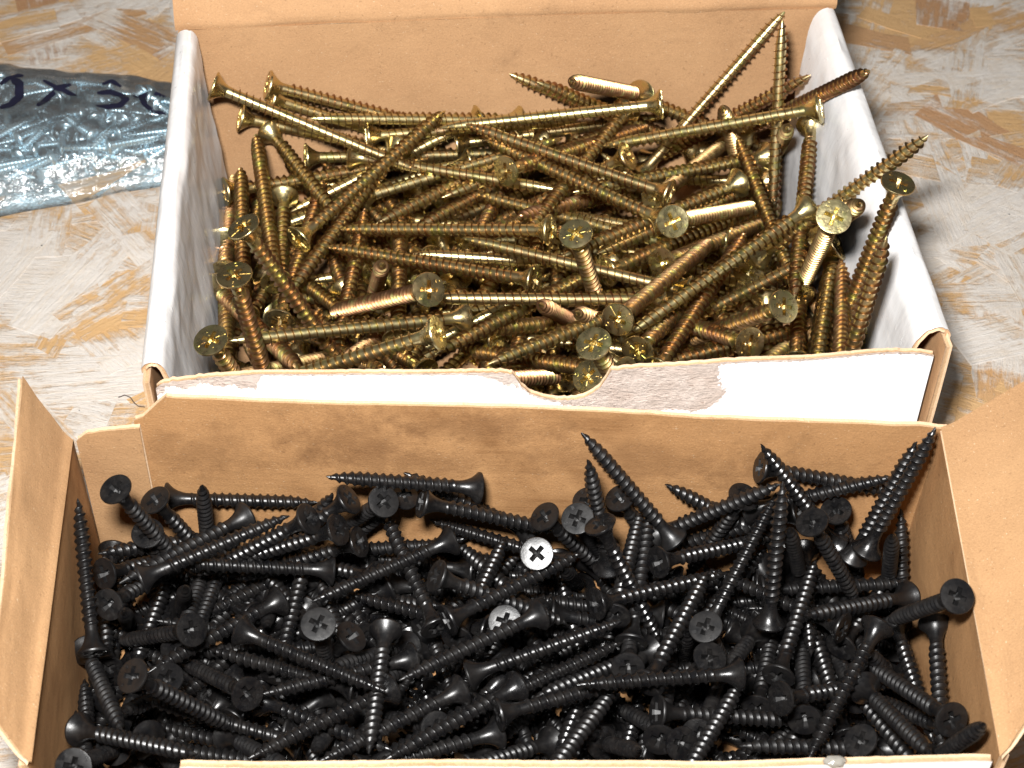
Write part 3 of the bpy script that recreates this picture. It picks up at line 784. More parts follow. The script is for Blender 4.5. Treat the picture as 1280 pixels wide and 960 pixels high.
('gold screw, tip to the right, front row right, rightmost',306,3775,39,915,4068,117),
('gold screw, tip towards the viewer, middle row left',-319,4474,98,-282,3800,178),
('mostly buried gold screw, tip to the lower right, middle row left of centre',-616,4517,78,-116,4057,46),
('mostly buried gold screw, tip to the right, middle row right of centre',-27,4413,39,652,4450,35),
('gold screw, tip to the bottom, middle row left of centre',-232,4154,199,-13,3531,35),
('gold screw, tip to the lower left, front row left',-129,4185,39,-692,3804,35),
('gold screw, tip to the left, front row left of centre, leftmost',-46,3698,217,-640,3976,35),
('gold screw, tip to the lower right, middle row far right, leftmost',587,4634,94,906,4034,72),
('gold screw, tip to the upper right, front row left of centre, rightmost',-396,3587,107,113,4034,172),
('gold screw, tip to the left, middle row left',-199,4558,98,-864,4425,149),
('gold screw, tip to the upper left, front row left',-133,3945,50,-638,4398,98),
('fully exposed gold screw, tip to the right, middle row left of centre, rightmost',-248,4305,125,349,4630,133),
('gold screw, tip to the left, front row right of centre, uppermost',477,4044,111,-161,3826,196),
('gold screw, tip to the upper left, middle row right of centre',797,4124,40,259,4423,329),
('gold screw, tip to the right, middle row left of centre, second from left',-323,4338,39,294,4624,35),
('gold screw, tip to the upper right, middle row right of centre, second from left',64,4072,39,438,4639,80),
('gold screw, tip to the right, middle row left of centre, rightmost',-151,4084,266,296,4541,35),
('gold screw, tip to the left, middle row left of centre, lowest',46,4210,145,-618,4308,40),
('gold screw, tip towards the viewer, front row left, uppermost',-455,4444,96,-474,3766,142),
('gold screw, tip to the upper left, middle row left, second from left',-341,3971,130,-749,4509,213),
('gold screw, tip to the right, front row left, rightmost',-552,4036,65,117,4123,148),
('gold screw, tip to the top, front row left of centre, lowest',-58,3477,170,-88,4145,48),
('gold screw, tip to the bottom, front row far right',749,3906,214,739,3250,35),
('mostly buried gold screw, tip to the lower left, front row left',-465,3886,39,-830,3336,203),
('gold screw, tip to the right, front row right of centre',198,4008,136,777,4363,104),
('mostly buried gold screw, tip to the lower right, front row right of centre',11,3790,105,528,3353,35),
('gold screw, tip to the right, front row right, leftmost',242,4125,103,916,4056,35),
('gold screw, tip to the right, middle row left',-817,4174,166,-192,4408,291),
('gold screw, tip to the lower left, front row far left',-634,4267,156,-865,3628,139),
('gold screw, tip to the lower left, front row left of centre',109,4285,203,-226,3696,148),
('gold screw, tip to the upper right, front row left of centre, second from left',-281,3619,39,149,4142,99),
('gold screw, tip to the left, front row right, leftmost',698,4026,83,88,3727,55),
('gold screw, tip to the lower right, front row left, leftmost',-875,4128,39,-336,3717,94),
('mostly buried gold screw, tip to the upper right, front row right of centre',82,3610,39,428,4196,35),
('gold screw, tip to the upper right, front row left',-826,3321,153,-581,3952,85),
('gold screw, tip to the upper left, middle row left, third from left',-172,4052,41,-636,4523,200),
]
BLACK = [
('black screw with raised cross head in the back left corner',-936,2766,612,-822,2823,243),
('black screw with tilted cross head, second from the back left corner',-878,2865,457,-729,2888,97),
('fully exposed black screw, seen head-on, middle row far left, uppermost',-892,2801,405,-879,2908,30),
('black screw lying along the back wall behind the upright left tip',-887,2988,316,-498,3001,296),
('black screw pointing straight up near the back left corner',-781,2923,149,-750,2854,531),
('fully exposed black screw, tip to the left, middle row far left',-728,2965,197,-1011,2759,371),
('fully exposed black screw, tip to the lower left, back row far left',-673,2947,300,-946,2676,363),
('fully exposed black screw, tip to the upper right, middle row far left, rightmost',-891,2670,389,-540,2831,449),
('fully exposed black screw, tip to the left, middle row left, second from left',-442,2808,263,-818,2751,351),
('fully exposed black screw, tip to the upper right, middle row far left, leftmost',-964,2613,358,-826,2919,160),
('fully exposed black screw, tip to the right, middle row far left',-1007,2751,300,-792,3004,96),
('black screw standing tip up against the left wall',-982,2493,323,-1058,2842,480),
('fully exposed black screw, tip to the top, middle row far left, second from left',-921,2520,175,-886,2904,114),
('fully exposed black screw, tip to the top, middle row far left, rightmost',-800,2553,260,-798,2915,114),
('fully exposed black screw, tip towards the viewer, middle row far left, leftmost',-850,2808,64,-774,2634,405),
('fully exposed black screw, seen head-on, middle row far left, lowest',-742,2515,400,-980,2668,131),
('black screw, tip towards the viewer, middle row far left',-974,2761,65,-912,2565,396),
('fully exposed black screw, tip to the top, middle row left',-557,2516,215,-517,2904,213),
('fully exposed black screw, tip to the lower left, middle row left, leftmost',-567,2718,253,-848,2454,310),
('black screw slanting down to the right on top of the left heap',-630,2519,396,-273,2360,389),
('fully exposed black screw, seen head-on, middle row left',-424,2414,574,-424,2516,197),
('black screw, tip to the upper left, middle row left, leftmost',-484,2689,183,-717,2995,119),
('mostly buried black screw, tip towards the viewer, middle row left',-592,2986,35,-586,2798,377),
('fully exposed black screw, tip to the lower left, back row left, leftmost',-485,2791,487,-786,2801,239),
('fully exposed black screw, tip to the lower left, back row left, rightmost',-391,2846,500,-685,2808,248),
('black screw, tip towards the viewer, back row left',-601,2896,149,-433,2862,499),
('fully exposed black screw, tip to the left, back row left',-411,2765,480,-730,2819,261),
('fully exposed black screw, tip to the left, middle row left, third from left',-370,2820,366,-704,2846,168),
('black screw lying flat along the back wall, left of centre, above the heap',-74,2925,458,-448,2869,553),
('fully exposed black screw, tip to the upper left, back row left of centre',57,2980,216,-269,2994,430),
('fully exposed black screw, tip to the right, back row left of centre',-220,2893,438,140,2927,291),
('fully exposed black screw, tip to the lower left, back row left of centre',-264,2930,422,-461,3003,94),
('fully exposed black screw, seen head-on, back row left of centre',-308,2853,484,-474,3002,164),
('fully exposed black screw, tip to the upper left, middle row left of centre, leftmost',-171,2614,290,-328,2968,333),
('black screw slanting down left on top, cone head left of centre',-140,2851,343,-478,2656,331),
('fully exposed black screw, tip to the left, back row left of centre',168,2893,204,-206,2999,238),
('fully exposed black screw, tip to the upper left, middle row left of centre, rightmost',74,2690,260,-139,2998,150),
('black screw, tip upper right, middle row left of centre, second from left',-119,2570,310,-7,2938,248),
('fully exposed black screw, tip to the right, middle row left of centre, rightmost',-172,2642,465,152,2668,248),
('black screw seen head-on in the centre with silvery bright cross head',69,2719,461,105,2927,132),
('fully exposed black screw, tip to the upper right, middle row left of centre, rightmost',-143,2557,402,182,2773,399),
('fully exposed black screw, seen head-on, middle row left of centre',-4,2578,376,29,2758,31),
('fully exposed black screw, tip to the lower left, middle row left of centre',82,2591,392,-246,2380,407),
('fully exposed black screw, tip to the left, middle row right of centre',400,2781,140,12,2802,178),
('fully exposed black screw, tip to the right, middle row right of centre, rightmost',211,2622,394,543,2799,293),
('fully exposed black screw, tip to the left, middle row left of centre, lowest',-45,2635,259,-404,2778,207),
('black screw, tip to the top, middle row left, rightmost',-363,2500,245,-486,2859,156),
('fully exposed black screw, tip to the bottom, front row left of centre',-292,2584,324,-303,2198,382),
('fully exposed black screw, tip towards the viewer, middle row left of centre',-249,2683,118,-413,2436,371),
('black screw, tip towards the viewer, front row left of centre',-197,2677,103,-328,2394,336),
('fully exposed black screw, tip to the lower left, middle row left, second from left',-364,2516,389,-600,2494,80),
('mostly buried black screw, tip towards the viewer, front row left',-414,2720,36,-470,2431,291),
('black screw leaning on the back wall with its tip raised, centre',422,2899,301,175,3007,583),
('black screw pointing its tip up, just left of the leaning centre screw',254,2824,282,185,2845,665),
('fully exposed black screw, tip to the lower right, middle row right of centre',218,2761,530,383,2659,191),
('fully exposed black screw, seen head-on, back row right of centre',166,2796,505,262,2937,154),
('fully exposed black screw, tip to the lower right, back row right of centre, rightmost',280,2968,384,442,2993,30),
('black screw, tip to the bottom, back row right of centre',198,2936,408,285,2989,32),
('fully exposed black screw, tip to the upper left, back row right',711,2975,199,394,2978,426),
('fully exposed black screw, tip to the right, back row right, leftmost',382,2948,265,666,2901,528),
('fully exposed black screw, tip to the lower left, back row right',589,2939,435,477,2970,62),
('fully exposed black screw, tip to the right, back row right, second from left',621,2970,509,993,2995,394),
('black screw leaning on the back wall right of centre, tip to upper left',836,2915,283,614,2964,599),
('fully exposed black screw, tip to the lower right, middle row right',728,2774,539,896,2803,188),
('fully exposed black screw, tip to the right, back row right, rightmost',606,2976,335,958,2955,503),
('front one of two black screws leaning together in the back right corner',899,2848,337,1024,2950,692),
('rear one of two black screws leaning together in the back right corner',879,2883,268,990,2956,635),
('fully exposed black screw, tip to the bottom, back row far right',824,2933,395,952,2981,30),
('fully exposed black screw, tip to the top, middle row right, uppermost',644,2650,290,649,2807,647),
('fully exposed black screw, tip to the upper right, middle row right, uppermost',504,2700,200,680,2979,408),
('fully exposed black screw, tip to the upper right, middle row right, second from top',446,2681,181,680,2992,160),
('black screw, tip towards the viewer, middle row right, rightmost',742,2975,48,684,2801,393),
('fully exposed black screw, tip towards the viewer, middle row right, uppermost',759,2878,177,673,2755,537),
('fully exposed black screw, tip to the bottom, middle row right',779,2982,170,751,2598,235),
('fully exposed black screw, tip to the right, middle row far right',643,2805,224,1032,2834,232),
('fully exposed black screw, tip to the top, middle row far right',1020,2706,74,1005,2988,343),
('fully exposed black screw, tip towards the viewer, middle row far right, uppermost',993,2889,131,930,2774,498),
('fully exposed black screw, tip to the upper right, middle row far right',831,2642,213,1046,2965,172),
('fully exposed black screw, tip towards the viewer, middle row far right, lowest',1018,2793,228,714,2607,386),
('black screw whose head sticks out over the right wall',999,2444,690,924,2623,352),
('fully exposed black screw, tip to the upper left, middle row right',824,2632,305,518,2862,232),
('fully exposed black screw, tip to the top, middle row right, lowest',648,2474,320,778,2842,306),
('long black screw slanting down to the front wall, cone head up',880,2559,418,690,2224,360),
('black screw, tip towards the viewer, front row far right, leftmost',1023,2595,46,855,2511,388),
('fully exposed black screw, tip to the bottom, front row far right, leftmost',980,2721,208,1010,2335,261),
('fully exposed black screw, tip to the bottom, front row far right, rightmost',1023,2585,401,986,2197,398),
('fully exposed black screw, tip to the left, front row far right',1025,2308,364,897,2574,109),
('fully exposed black screw, tip to the upper left, front row far right, rightmost',992,2243,503,875,2544,285),
('black screw in the front right corner, tip over the right wall',980,2248,326,1006,2111,690),
('fully exposed black screw, tip towards the viewer, front row far right',842,2433,346,920,2114,557),
('fully exposed black screw, tip to the upper left, front row far right, leftmost',983,2118,365,842,2469,270),
('fully exposed black screw, tip to the top, front row far right',810,2352,243,774,2735,182),
('black screw, tip towards the viewer, front row far right, rightmost',1022,2652,74,810,2442,325),
('fully exposed black screw, tip to the right, front row right, leftmost',352,2350,349,714,2417,220),
('fully exposed black screw, tip to the left, front row right',912,2329,245,540,2267,343),
('fully exposed black screw, tip to the right, front row right, rightmost',631,2352,411,949,2515,256),
('fully exposed black screw, tip to the lower right, front row far right',803,2248,407,1016,2278,81),
('fully exposed black screw, seen head-on, front row far right',845,2460,260,839,2786,45),
('fully exposed black screw, tip to the top, front row right, rightmost',703,2366,303,752,2721,149),
('fully exposed black screw, tip to the right, middle row right of centre, leftmost',-88,2472,302,275,2558,416),
('fully exposed black screw, tip to the upper right, front row right of centre, uppermost',-63,2409,257,284,2584,295),
('fully exposed black screw, tip to the lower left, front row left of centre, rightmost',32,2428,325,-269,2185,376),
('long thin-looking black screw lying across the front, head to the right',545,2415,416,163,2349,452),
('fully exposed black screw, tip to the right, front row right of centre',-17,2321,366,350,2451,353),
('fully exposed black screw, tip to the lower left, front row left of centre, leftmost',-100,2414,327,-421,2194,347),
('black screw, tip to the upper right, front row left of centre, second from left',-324,2209,295,-6,2437,295),
('fully exposed black screw, tip to the left, front row left of centre',-10,2321,294,-363,2162,344),
('fully exposed black screw, tip to the left, front row right of centre, lowest',116,2377,168,-148,2160,355),
('fully exposed black screw, tip to the upper right, middle row right, lowest',330,2394,396,493,2747,369),
('fully exposed black screw, seen head-on, middle row right',467,2526,445,578,2610,80),
('fully exposed black screw, seen head-on, front row right, uppermost',476,2454,422,381,2545,55),
('black screw, tip towards the viewer, middle row right, leftmost',456,2698,35,432,2546,394),
('fully exposed black screw, tip to the top, front row right of centre',358,2282,334,416,2640,190),
('fully exposed black screw, tip towards the viewer, middle row right, lowest',633,2722,159,485,2417,351),
('fully exposed black screw, seen head-on, front row right of centre, uppermost',292,2492,317,327,2840,143),
('fully exposed black screw, tip to the top, middle row right of centre, uppermost',260,2619,349,342,2996,295),
('fully exposed black screw, tip to the top, middle row right of centre, lowest',306,2607,258,365,2989,310),
('fully exposed black screw, tip to the right, middle row right',369,2769,374,684,2960,247),
('fully exposed black screw, tip to the lower right, back row right of centre, leftmost',87,2868,423,296,2908,96),
('mostly buried black screw, tip towards the viewer, middle row right of centre',302,2979,35,247,2834,393),
('fully exposed black screw, tip to the left, back row right',740,2951,360,416,2998,149),
('fully exposed black screw, tip towards the viewer, middle row right of centre',195,2932,48,138,2739,382),
('fully exposed black screw, tip to the upper right, front row right of centre, lowest',78,2098,423,261,2428,326),
('fully exposed black screw, seen head-on, front row right of centre, lowest',409,2270,340,273,2540,93),
('black screw, tip towards the viewer, front row right of centre, uppermost',391,2780,36,299,2501,292),
('black screw, tip towards the viewer, front row right of centre, lowest',276,2504,35,183,2287,345),
('fully exposed black screw, tip to the upper right, front row right',384,2122,383,563,2463,321),
('fully exposed black screw, seen head-on, front row right, lowest',450,2312,313,546,2617,90),
('fully exposed black screw, tip towards the viewer, front row right of centre',234,2343,223,294,2121,538),
('fully exposed black screw, tip to the left, front row right of centre, uppermost',366,2642,183,70,2416,297),
('fully exposed black screw, tip towards the viewer, front row far left, leftmost',-1026,2566,239,-865,2241,381),
('fully exposed black screw, tip to the lower right, front row far left',-824,2274,558,-637,2359,227),
('black screw, tip towards the viewer, front row far left',-774,2592,63,-890,2329,327),
('fully exposed black screw, seen head-on, front row far left, rightmost',-780,2370,410,-734,2446,31),
('fully exposed black screw, seen head-on, front row left',-594,2357,372,-811,2598,156),
('fully exposed black screw, tip to the left, front row left, second from left',-352,2443,274,-723,2564,255),
('fully exposed black screw, tip to the left, front row left, rightmost',-222,2538,273,-571,2377,341),
('fully exposed black screw, tip to the left, front row left, leftmost',-478,2318,229,-856,2392,293),
('fully exposed black screw, tip to the right, front row left',-586,2430,240,-252,2246,322),
('fully exposed black screw, tip to the lower left, front row left, rightmost',-266,2419,318,-574,2186,371),
('fully exposed black screw, tip to the right, front row far left',-865,2362,142,-506,2248,246),
('fully exposed black screw, tip to the left, front row far left',-498,2310,170,-856,2446,99),
('fully exposed black screw, tip towards the viewer, front row far left, second from left',-977,2274,337,-664,2112,503),
('mostly buried black screw, tip to the upper left, front row far left',-844,2056,380,-1028,2355,210),
('black screw, tip to the top, front row far left, leftmost',-898,2076,390,-1025,2402,216),
('fully exposed black screw, tip to the top, front row far left',-945,2174,258,-1038,2537,151),
('fully exposed black screw, tip towards the viewer, front row far left, rightmost',-846,2348,200,-674,2077,422),
('fully exposed black screw, seen head-on, front row far left, leftmost',-915,2052,538,-898,2294,232),
('fully exposed black screw, tip towards the viewer, front row left, leftmost',-663,2376,165,-468,2138,405),
('fully exposed black screw, seen head-on, front row far left, second from left',-900,2252,290,-928,2566,60),
('fully exposed black screw, tip towards the viewer, front row left, rightmost',-399,2505,84,-431,2220,348),
('fully exposed black screw, seen head-on, front row left of centre',-156,2313,315,-342,2526,47),
('black screw, tip to the lower right, middle row right, leftmost',339,2924,95,586,2628,159),
('black screw, tip to the upper left, middle row right, rightmost',938,2585,36,630,2783,171),
('black screw, tip to the upper right, front row right of centre, rightmost',312,2612,90,616,2852,52),
('black screw, tip to the left, front row right, rightmost',770,2607,117,428,2424,155),
('mostly buried black screw, tip to the lower left, front row right of centre',300,2447,58,17,2180,58),
('fully exposed black screw, tip towards the viewer, middle row far left, rightmost',-755,2987,82,-778,2618,206),
('mostly buried black screw, tip to the left, front row left',-450,2416,36,-777,2257,176),
('fully exposed black screw, tip to the upper right, middle row left',-821,2730,126,-512,2967,98),
('black screw, tip to the top, front row left of centre, rightmost',-48,2360,149,-2,2729,32),
('fully exposed black screw, tip to the lower left, middle row left, rightmost',-302,2828,178,-639,2642,116),
('black screw, tip to the lower left, front row far left, second from left',-788,2452,88,-1002,2127,109),
('black screw, tip to the upper left, middle row left, rightmost',-294,2618,124,-493,2953,138),
('black screw, tip to the left, front row right, leftmost',612,2477,36,228,2515,90),
('black screw, tip to the right, front row left, leftmost',-918,2562,104,-565,2729,114),
('fully exposed black screw, tip towards the viewer, front row left of centre',-220,2816,101,-119,2456,211),
('black screw, tip towards the viewer, front row right, leftmost',520,2699,70,371,2363,200),
('black screw, tip to the lower right, middle row right, second from left',422,2896,162,636,2582,71),
('mostly buried black screw, tip to the upper left, front row right, rightmost',930,2123,36,732,2454,88),
('black screw, tip to the lower left, front row left of centre, rightmost',0,2530,221,-266,2251,166),
('fully exposed black screw, tip to the right, middle row right of centre, second from left',104,2729,214,480,2725,109),
('black screw, tip to the bottom, middle row left, leftmost',-627,2869,77,-523,2494,104),
('black screw, tip to the right, front row left, rightmost',-528,2370,198,-149,2304,134),
('black screw, tip to the upper right, front row right, second from top',465,2259,81,719,2554,100),
('black screw, tip to the left, middle row right',918,2879,111,534,2906,47),
('black screw, tip to the lower right, front row left, leftmost',-676,2536,186,-366,2305,140),
('black screw, tip to the top, front row right of centre, second from top',250,2203,173,344,2574,94),
('black screw, tip to the lower left, middle row left',-513,2787,142,-644,2420,148),
('black screw, tip to the upper left, middle row left, second from left',-367,2780,36,-688,2993,100),
('black screw, tip to the lower right, front row far left, rightmost',-834,2650,172,-504,2481,49),
('fully exposed black screw, tip to the top, front row right, leftmost',610,2457,207,700,2821,100),
('black screw, tip to the bottom, front row left of centre, rightmost',-128,2687,92,-148,2305,167),
('black screw, tip to the upper right, front row left of centre, third from left',-169,2539,137,-31,2903,168),
('black screw, tip to the lower right, middle row right, rightmost',658,2975,124,823,2622,132),
('black screw, tip to the right, front row right',329,2307,148,672,2452,32),
('black screw, tip to the bottom, front row left, leftmost',-627,2646,73,-502,2279,32),
('black screw, tip to the left, front row right, third from left',709,2637,126,319,2620,132),
('black screw, tip to the upper left, front row right',628,2192,146,388,2493,205),
('black screw, tip to the bottom, front row right of centre, lowest',27,2471,171,149,2115,69),
('mostly buried black screw, tip to the bottom, front row right of centre',149,2835,63,78,2452,32),
('mostly buried black screw, tip to the upper left, front row far right',1025,2326,73,810,2649,32),
('black screw, tip to the lower right, middle row far right',697,2920,52,1036,2729,59),
('black screw, tip to the upper right, front row left',-667,2441,130,-503,2795,113),
('black screw, tip to the right, middle row right of centre, lowest',-100,2764,116,286,2710,106),
('black screw, tip to the lower right, front row far left, leftmost',-998,2507,127,-789,2191,32),
('black screw, tip to the right, middle row right, rightmost',647,2920,98,1034,2916,47),
('black screw, tip to the upper left, middle row far right',928,2625,140,794,2990,125),
('black screw, tip to the lower right, middle row right, fifth from left',571,2760,112,903,2563,58),
('fully exposed black screw, tip to the left, middle row left, leftmost',-420,2653,151,-799,2582,212),
('black screw, tip to the upper right, front row right, lowest',389,2102,92,623,2407,158),
('black screw, tip to the right, middle row left of centre, leftmost',-468,2984,55,-105,2975,198),
('black screw, tip to the left, middle row left of centre, second from left',-95,2952,108,-477,2941,32),
('fully exposed black screw, tip to the right, middle row left of centre, leftmost',-543,2929,176,-164,2901,262),
('black screw, tip to the right, middle row right of centre, uppermost',-237,2982,60,152,2951,58),
('black screw, tip to the left, middle row left of centre, rightmost',150,2980,36,-228,2999,129),
('mostly buried black screw, tip to the right, middle row right, uppermost',319,2905,43,698,2991,72),
('fully exposed black screw, tip to the upper right, middle row left of centre, leftmost',-211,2689,177,33,2987,115),
('mostly buried black screw, tip to the lower right, middle row far right',818,2974,36,1038,2652,32),
('black screw, tip towards the viewer, middle row left',-622,2938,36,-591,2625,266),
('black screw, tip to the upper right, front row right of centre, leftmost',-41,2362,78,143,2685,196),
('black screw, tip to the top, middle row far left, uppermost',-1008,2578,82,-1019,2967,102),
('black screw, tip to the upper left, middle row right of centre',173,2524,145,-32,2855,138),
('mostly buried black screw, tip to the top, front row left of centre, leftmost',-158,2351,96,-159,2738,50),
('black screw, tip to the upper right, middle row left, second from top',-809,2663,97,-619,3002,57),
('mostly buried black screw, tip to the lower right, front row left',-478,2684,82,-262,2363,32),
('black screw, tip to the right, middle row left of centre, second from left',-479,2898,42,-160,2746,206),
('mostly buried black screw, tip to the upper left, front row right, leftmost',786,2404,36,480,2645,32),
('black screw, tip to the top, middle row right of centre, leftmost',56,2603,36,48,2990,88),
('black screw, tip to the bottom, middle row left of centre',-4,2849,174,-131,2490,89),
('black screw, tip to the bottom, middle row far left, second from left',-962,2952,125,-823,2594,62),
('black screw, tip to the lower left, front row right of centre, uppermost',246,2821,44,11,2529,152),
('black screw, tip to the lower left, front row far left, leftmost',-921,2731,80,-1020,2354,88),
('black screw, tip to the right, middle row left',-556,2868,109,-189,2998,93),
('mostly buried black screw, tip to the right, front row left',-868,2664,36,-485,2592,32),
('mostly buried black screw, tip to the lower right, middle row left',-827,2987,36,-572,2692,49),
('black screw, tip to the upper right, middle row left of centre, rightmost',-351,2700,36,-98,2997,32),
('black screw, tip to the upper right, front row left of centre, leftmost',-463,2262,98,-225,2563,170),
('black screw, tip to the lower right, middle row right, fourth from left',544,2976,36,792,2675,32),
('mostly buried black screw, tip to the right, middle row far left',-1007,2988,36,-643,2849,32),
('fully exposed black screw, tip to the bottom, middle row right of centre',129,2980,112,195,2598,160),
('black screw, tip to the top, front row right of centre, uppermost',178,2385,198,277,2756,129),
('black screw, tip to the bottom, front row left of centre, leftmost',-248,2753,64,-149,2379,113),
('black screw, tip to the lower right, front row right of centre',172,2696,38,434,2410,77),
('black screw, tip to the upper left, front row right of centre, rightmost',536,2468,76,218,2689,32),
('black screw, tip to the upper right, middle row left, lowest',-761,2518,79,-656,2894,82),
('black screw, tip to the upper right, front row left of centre, rightmost',-88,2498,139,18,2867,69),
('black screw, tip to the lower left, middle row left of centre',-137,2982,36,-390,2685,32),
('mostly buried black screw, tip to the upper left, front row right of centre',351,2620,36,42,2858,32),
('fully exposed black screw, tip to the upper right, front row left of centre',-88,2287,197,183,2567,191),
('fully exposed black screw, tip to the upper left, front row far left',-732,2527,133,-1049,2752,113),
('black screw, tip to the lower right, middle row right of centre',214,2979,114,411,2653,32),
('black screw, tip to the upper right, front row right, third from top',626,2300,182,843,2615,108),
('fully exposed black screw, tip to the left, middle row left, rightmost',-335,2816,228,-647,3002,85),
('black screw, tip to the top, middle row far left, lowest',-1002,2612,61,-1002,3000,95),
('mostly buried black screw, tip to the top, front row far left',-998,2244,36,-1042,2631,57),
('black screw, tip to the right, middle row right, second from left',626,2718,71,1003,2812,110),
('black screw, tip to the right, front row far right',663,2492,136,1038,2544,44),
('black screw, tip to the bottom, front row left, rightmost',-343,2501,94,-298,2114,67),
('mostly buried black screw, tip to the top, middle row left of centre',-341,2614,74,-293,2999,32),
('black screw, tip to the upper right, middle row far left',-985,2627,36,-885,3004,32),
('fully exposed black screw, tip to the lower right, front row right',403,2578,95,722,2357,134),
('fully exposed black screw, tip to the bottom, front row right of centre',240,2643,184,123,2275,244),
('mostly buried black screw, tip to the left, front row right',901,2701,76,516,2652,47),
('black screw, tip to the upper left, front row far left',-739,2339,60,-962,2659,62),
('black screw, tip to the upper left, middle row right, leftmost',713,2728,68,382,2934,82),
('mostly buried black screw, tip to the bottom, middle row far left',-986,2988,36,-1039,2602,32),
('black screw, tip to the right, front row right of centre, leftmost',-42,2450,76,328,2564,32),
('black screw, tip to the right, middle row right, leftmost',412,2881,36,793,2873,119),
('black screw, tip towards the viewer, front row right, rightmost',942,2650,57,702,2372,188),
('black screw, tip to the upper left, front row left, uppermost',-424,2361,83,-607,2705,68),
('black screw, tip to the left, middle row far right, lowest',956,2742,76,617,2931,37),
('black screw, tip to the bottom, middle row left, rightmost',-366,2944,180,-372,2582,35),
('black screw, tip to the upper left, front row left of centre, leftmost',-193,2381,138,-409,2705,114),
('mostly buried black screw, tip to the lower right, front row right',610,2617,36,795,2278,90),
('fully exposed black screw, tip to the lower left, front row left, leftmost',-580,2752,133,-806,2440,194),
('mostly buried black screw, tip to the right, middle row far right',700,2956,36,1034,2758,79),
('mostly buried black screw, tip to the upper left, middle row right of centre',341,2690,70,-3,2863,136),
('black screw, tip to the top, front row right of centre, third from top',210,2301,80,192,2689,118),
('black screw, tip to the right, middle row right of centre, second from top',-124,2916,36,258,2993,32),
('black screw, tip to the upper left, front row left of centre, rightmost',32,2336,36,-252,2602,62),
('black screw, tip to the upper right, middle row left, uppermost',-929,2672,36,-648,2937,91),
('black screw, tip to the lower left, front row far right',957,2673,80,690,2413,195),
('black screw, tip to the upper left, middle row left, third from left',-364,2680,155,-557,3001,48),
('fully exposed black screw, tip to the top, middle row far left, leftmost',-988,2569,155,-1063,2951,134),
('black screw, tip to the lower right, middle row right, third from left',372,2978,72,697,2763,93),
('black screw, tip to the lower left, front row left of centre, second from left',-21,2606,125,-146,2237,111),
('mostly buried black screw, tip to the left, middle row far left',-677,2986,36,-1062,2936,72),
('fully exposed black screw, tip to the lower right, front row right of centre',-15,2605,192,231,2312,116),
('black screw, tip to the right, middle row right of centre, third from top',-173,2886,116,215,2878,83),
('black screw, tip to the lower left, front row right of centre, lowest',307,2809,41,132,2466,102),
('mostly buried black screw, tip to the right, front row far left',-980,2499,36,-591,2470,32),
('mostly buried black screw, tip to the lower left, front row left of centre',-56,2691,36,-374,2464,32),
('black screw, tip to the upper right, middle row left of centre, leftmost',-395,2773,82,-77,2997,65),
('black screw, tip to the left, front row right, second from left',761,2484,68,408,2651,70),
('black screw, tip to the left, middle row left of centre, leftmost',-13,2981,36,-348,2793,104),
('mostly buried black screw, tip to the lower left, front row right',500,2566,36,228,2286,32),
('mostly buried black screw, tip to the lower right, middle row right',708,2825,48,952,2521,32),
('black screw, tip to the left, middle row far left, lowest',-527,2744,36,-879,2690,194),
('black screw, tip to the bottom, front row far right',993,2816,36,978,2426,32),
('fully exposed black screw, tip to the upper left, middle row left',-656,2769,112,-966,3004,80),
('black screw, tip to the upper left, front row right of centre, leftmost',134,2588,63,-172,2829,80),
('mostly buried black screw, tip to the lower left, middle row left of centre',-249,2908,99,-552,2671,34),
('black screw, tip to the lower right, front row left, rightmost',-476,2527,80,-295,2182,105),
('mostly buried black screw, tip to the upper left, front row left of centre',-117,2411,46,-446,2615,95),
('mostly buried black screw, tip to the upper right, front row far left',-825,2444,36,-470,2560,150),
('black screw, tip to the bottom, front row right of centre, uppermost',86,2698,83,113,2310,111),
('black screw, tip to the upper left, middle row right, second from left',787,2724,36,510,2992,95),
('black screw, tip to the top, front row far left, rightmost',-949,2276,58,-871,2657,90),
('mostly buried black screw, tip to the left, front row far left',-667,2695,36,-1032,2556,32),
('black screw, tip to the left, middle row far left, uppermost',-702,2946,81,-1051,2776,49),
('black screw, tip to the top, front row left of centre, leftmost',-244,2424,104,-299,2808,65),
('mostly buried black screw, tip to the top, front row left of centre, rightmost',58,2243,121,32,2629,78),
('black screw, tip to the left, middle row far right, uppermost',1018,2871,72,630,2845,94),
('black screw, tip towards the viewer, front row right, second from left',797,2569,68,566,2289,213),
('mostly buried black screw, tip to the lower left, middle row left',-575,2924,36,-727,2571,101),
('black screw, tip to the bottom, middle row far left, rightmost',-960,2973,119,-819,2614,58),
('mostly buried black screw, tip to the right, middle row right, lowest',252,2879,36,622,2754,32),
('black screw, tip to the lower left, front row left of centre, leftmost',-199,2657,36,-520,2435,32),
('mostly buried black screw, tip to the lower right, front row left of centre',2,2559,36,143,2195,32),
('black screw, tip to the right, middle row left of centre, rightmost',-159,2798,115,227,2744,113),
('black screw, tip to the left, front row left',-622,2500,36,-1011,2530,32),
('black screw, tip to the top, middle row left, leftmost',-510,2639,117,-627,3002,35),
('black screw, tip to the lower left, front row far left, rightmost',-699,2533,85,-916,2209,90),
('mostly buried black screw, tip to the lower right, front row far right',684,2609,54,977,2352,52),
('black screw, tip to the upper right, front row right of centre, second from left',222,2480,141,371,2838,101),
('fully exposed black screw, tip to the left, middle row left of centre, uppermost',-88,2918,135,-474,2973,124),
('black screw, tip to the upper left, front row left, lowest',-405,2241,157,-562,2582,50),
('black screw, tip to the right, front row right of centre, rightmost',338,2402,94,710,2302,32),
('mostly buried black screw, tip to the top, front row left',-649,2581,61,-806,2938,51),
('fully exposed black screw, tip to the lower left, front row left, second from left',-437,2528,130,-737,2284,81),
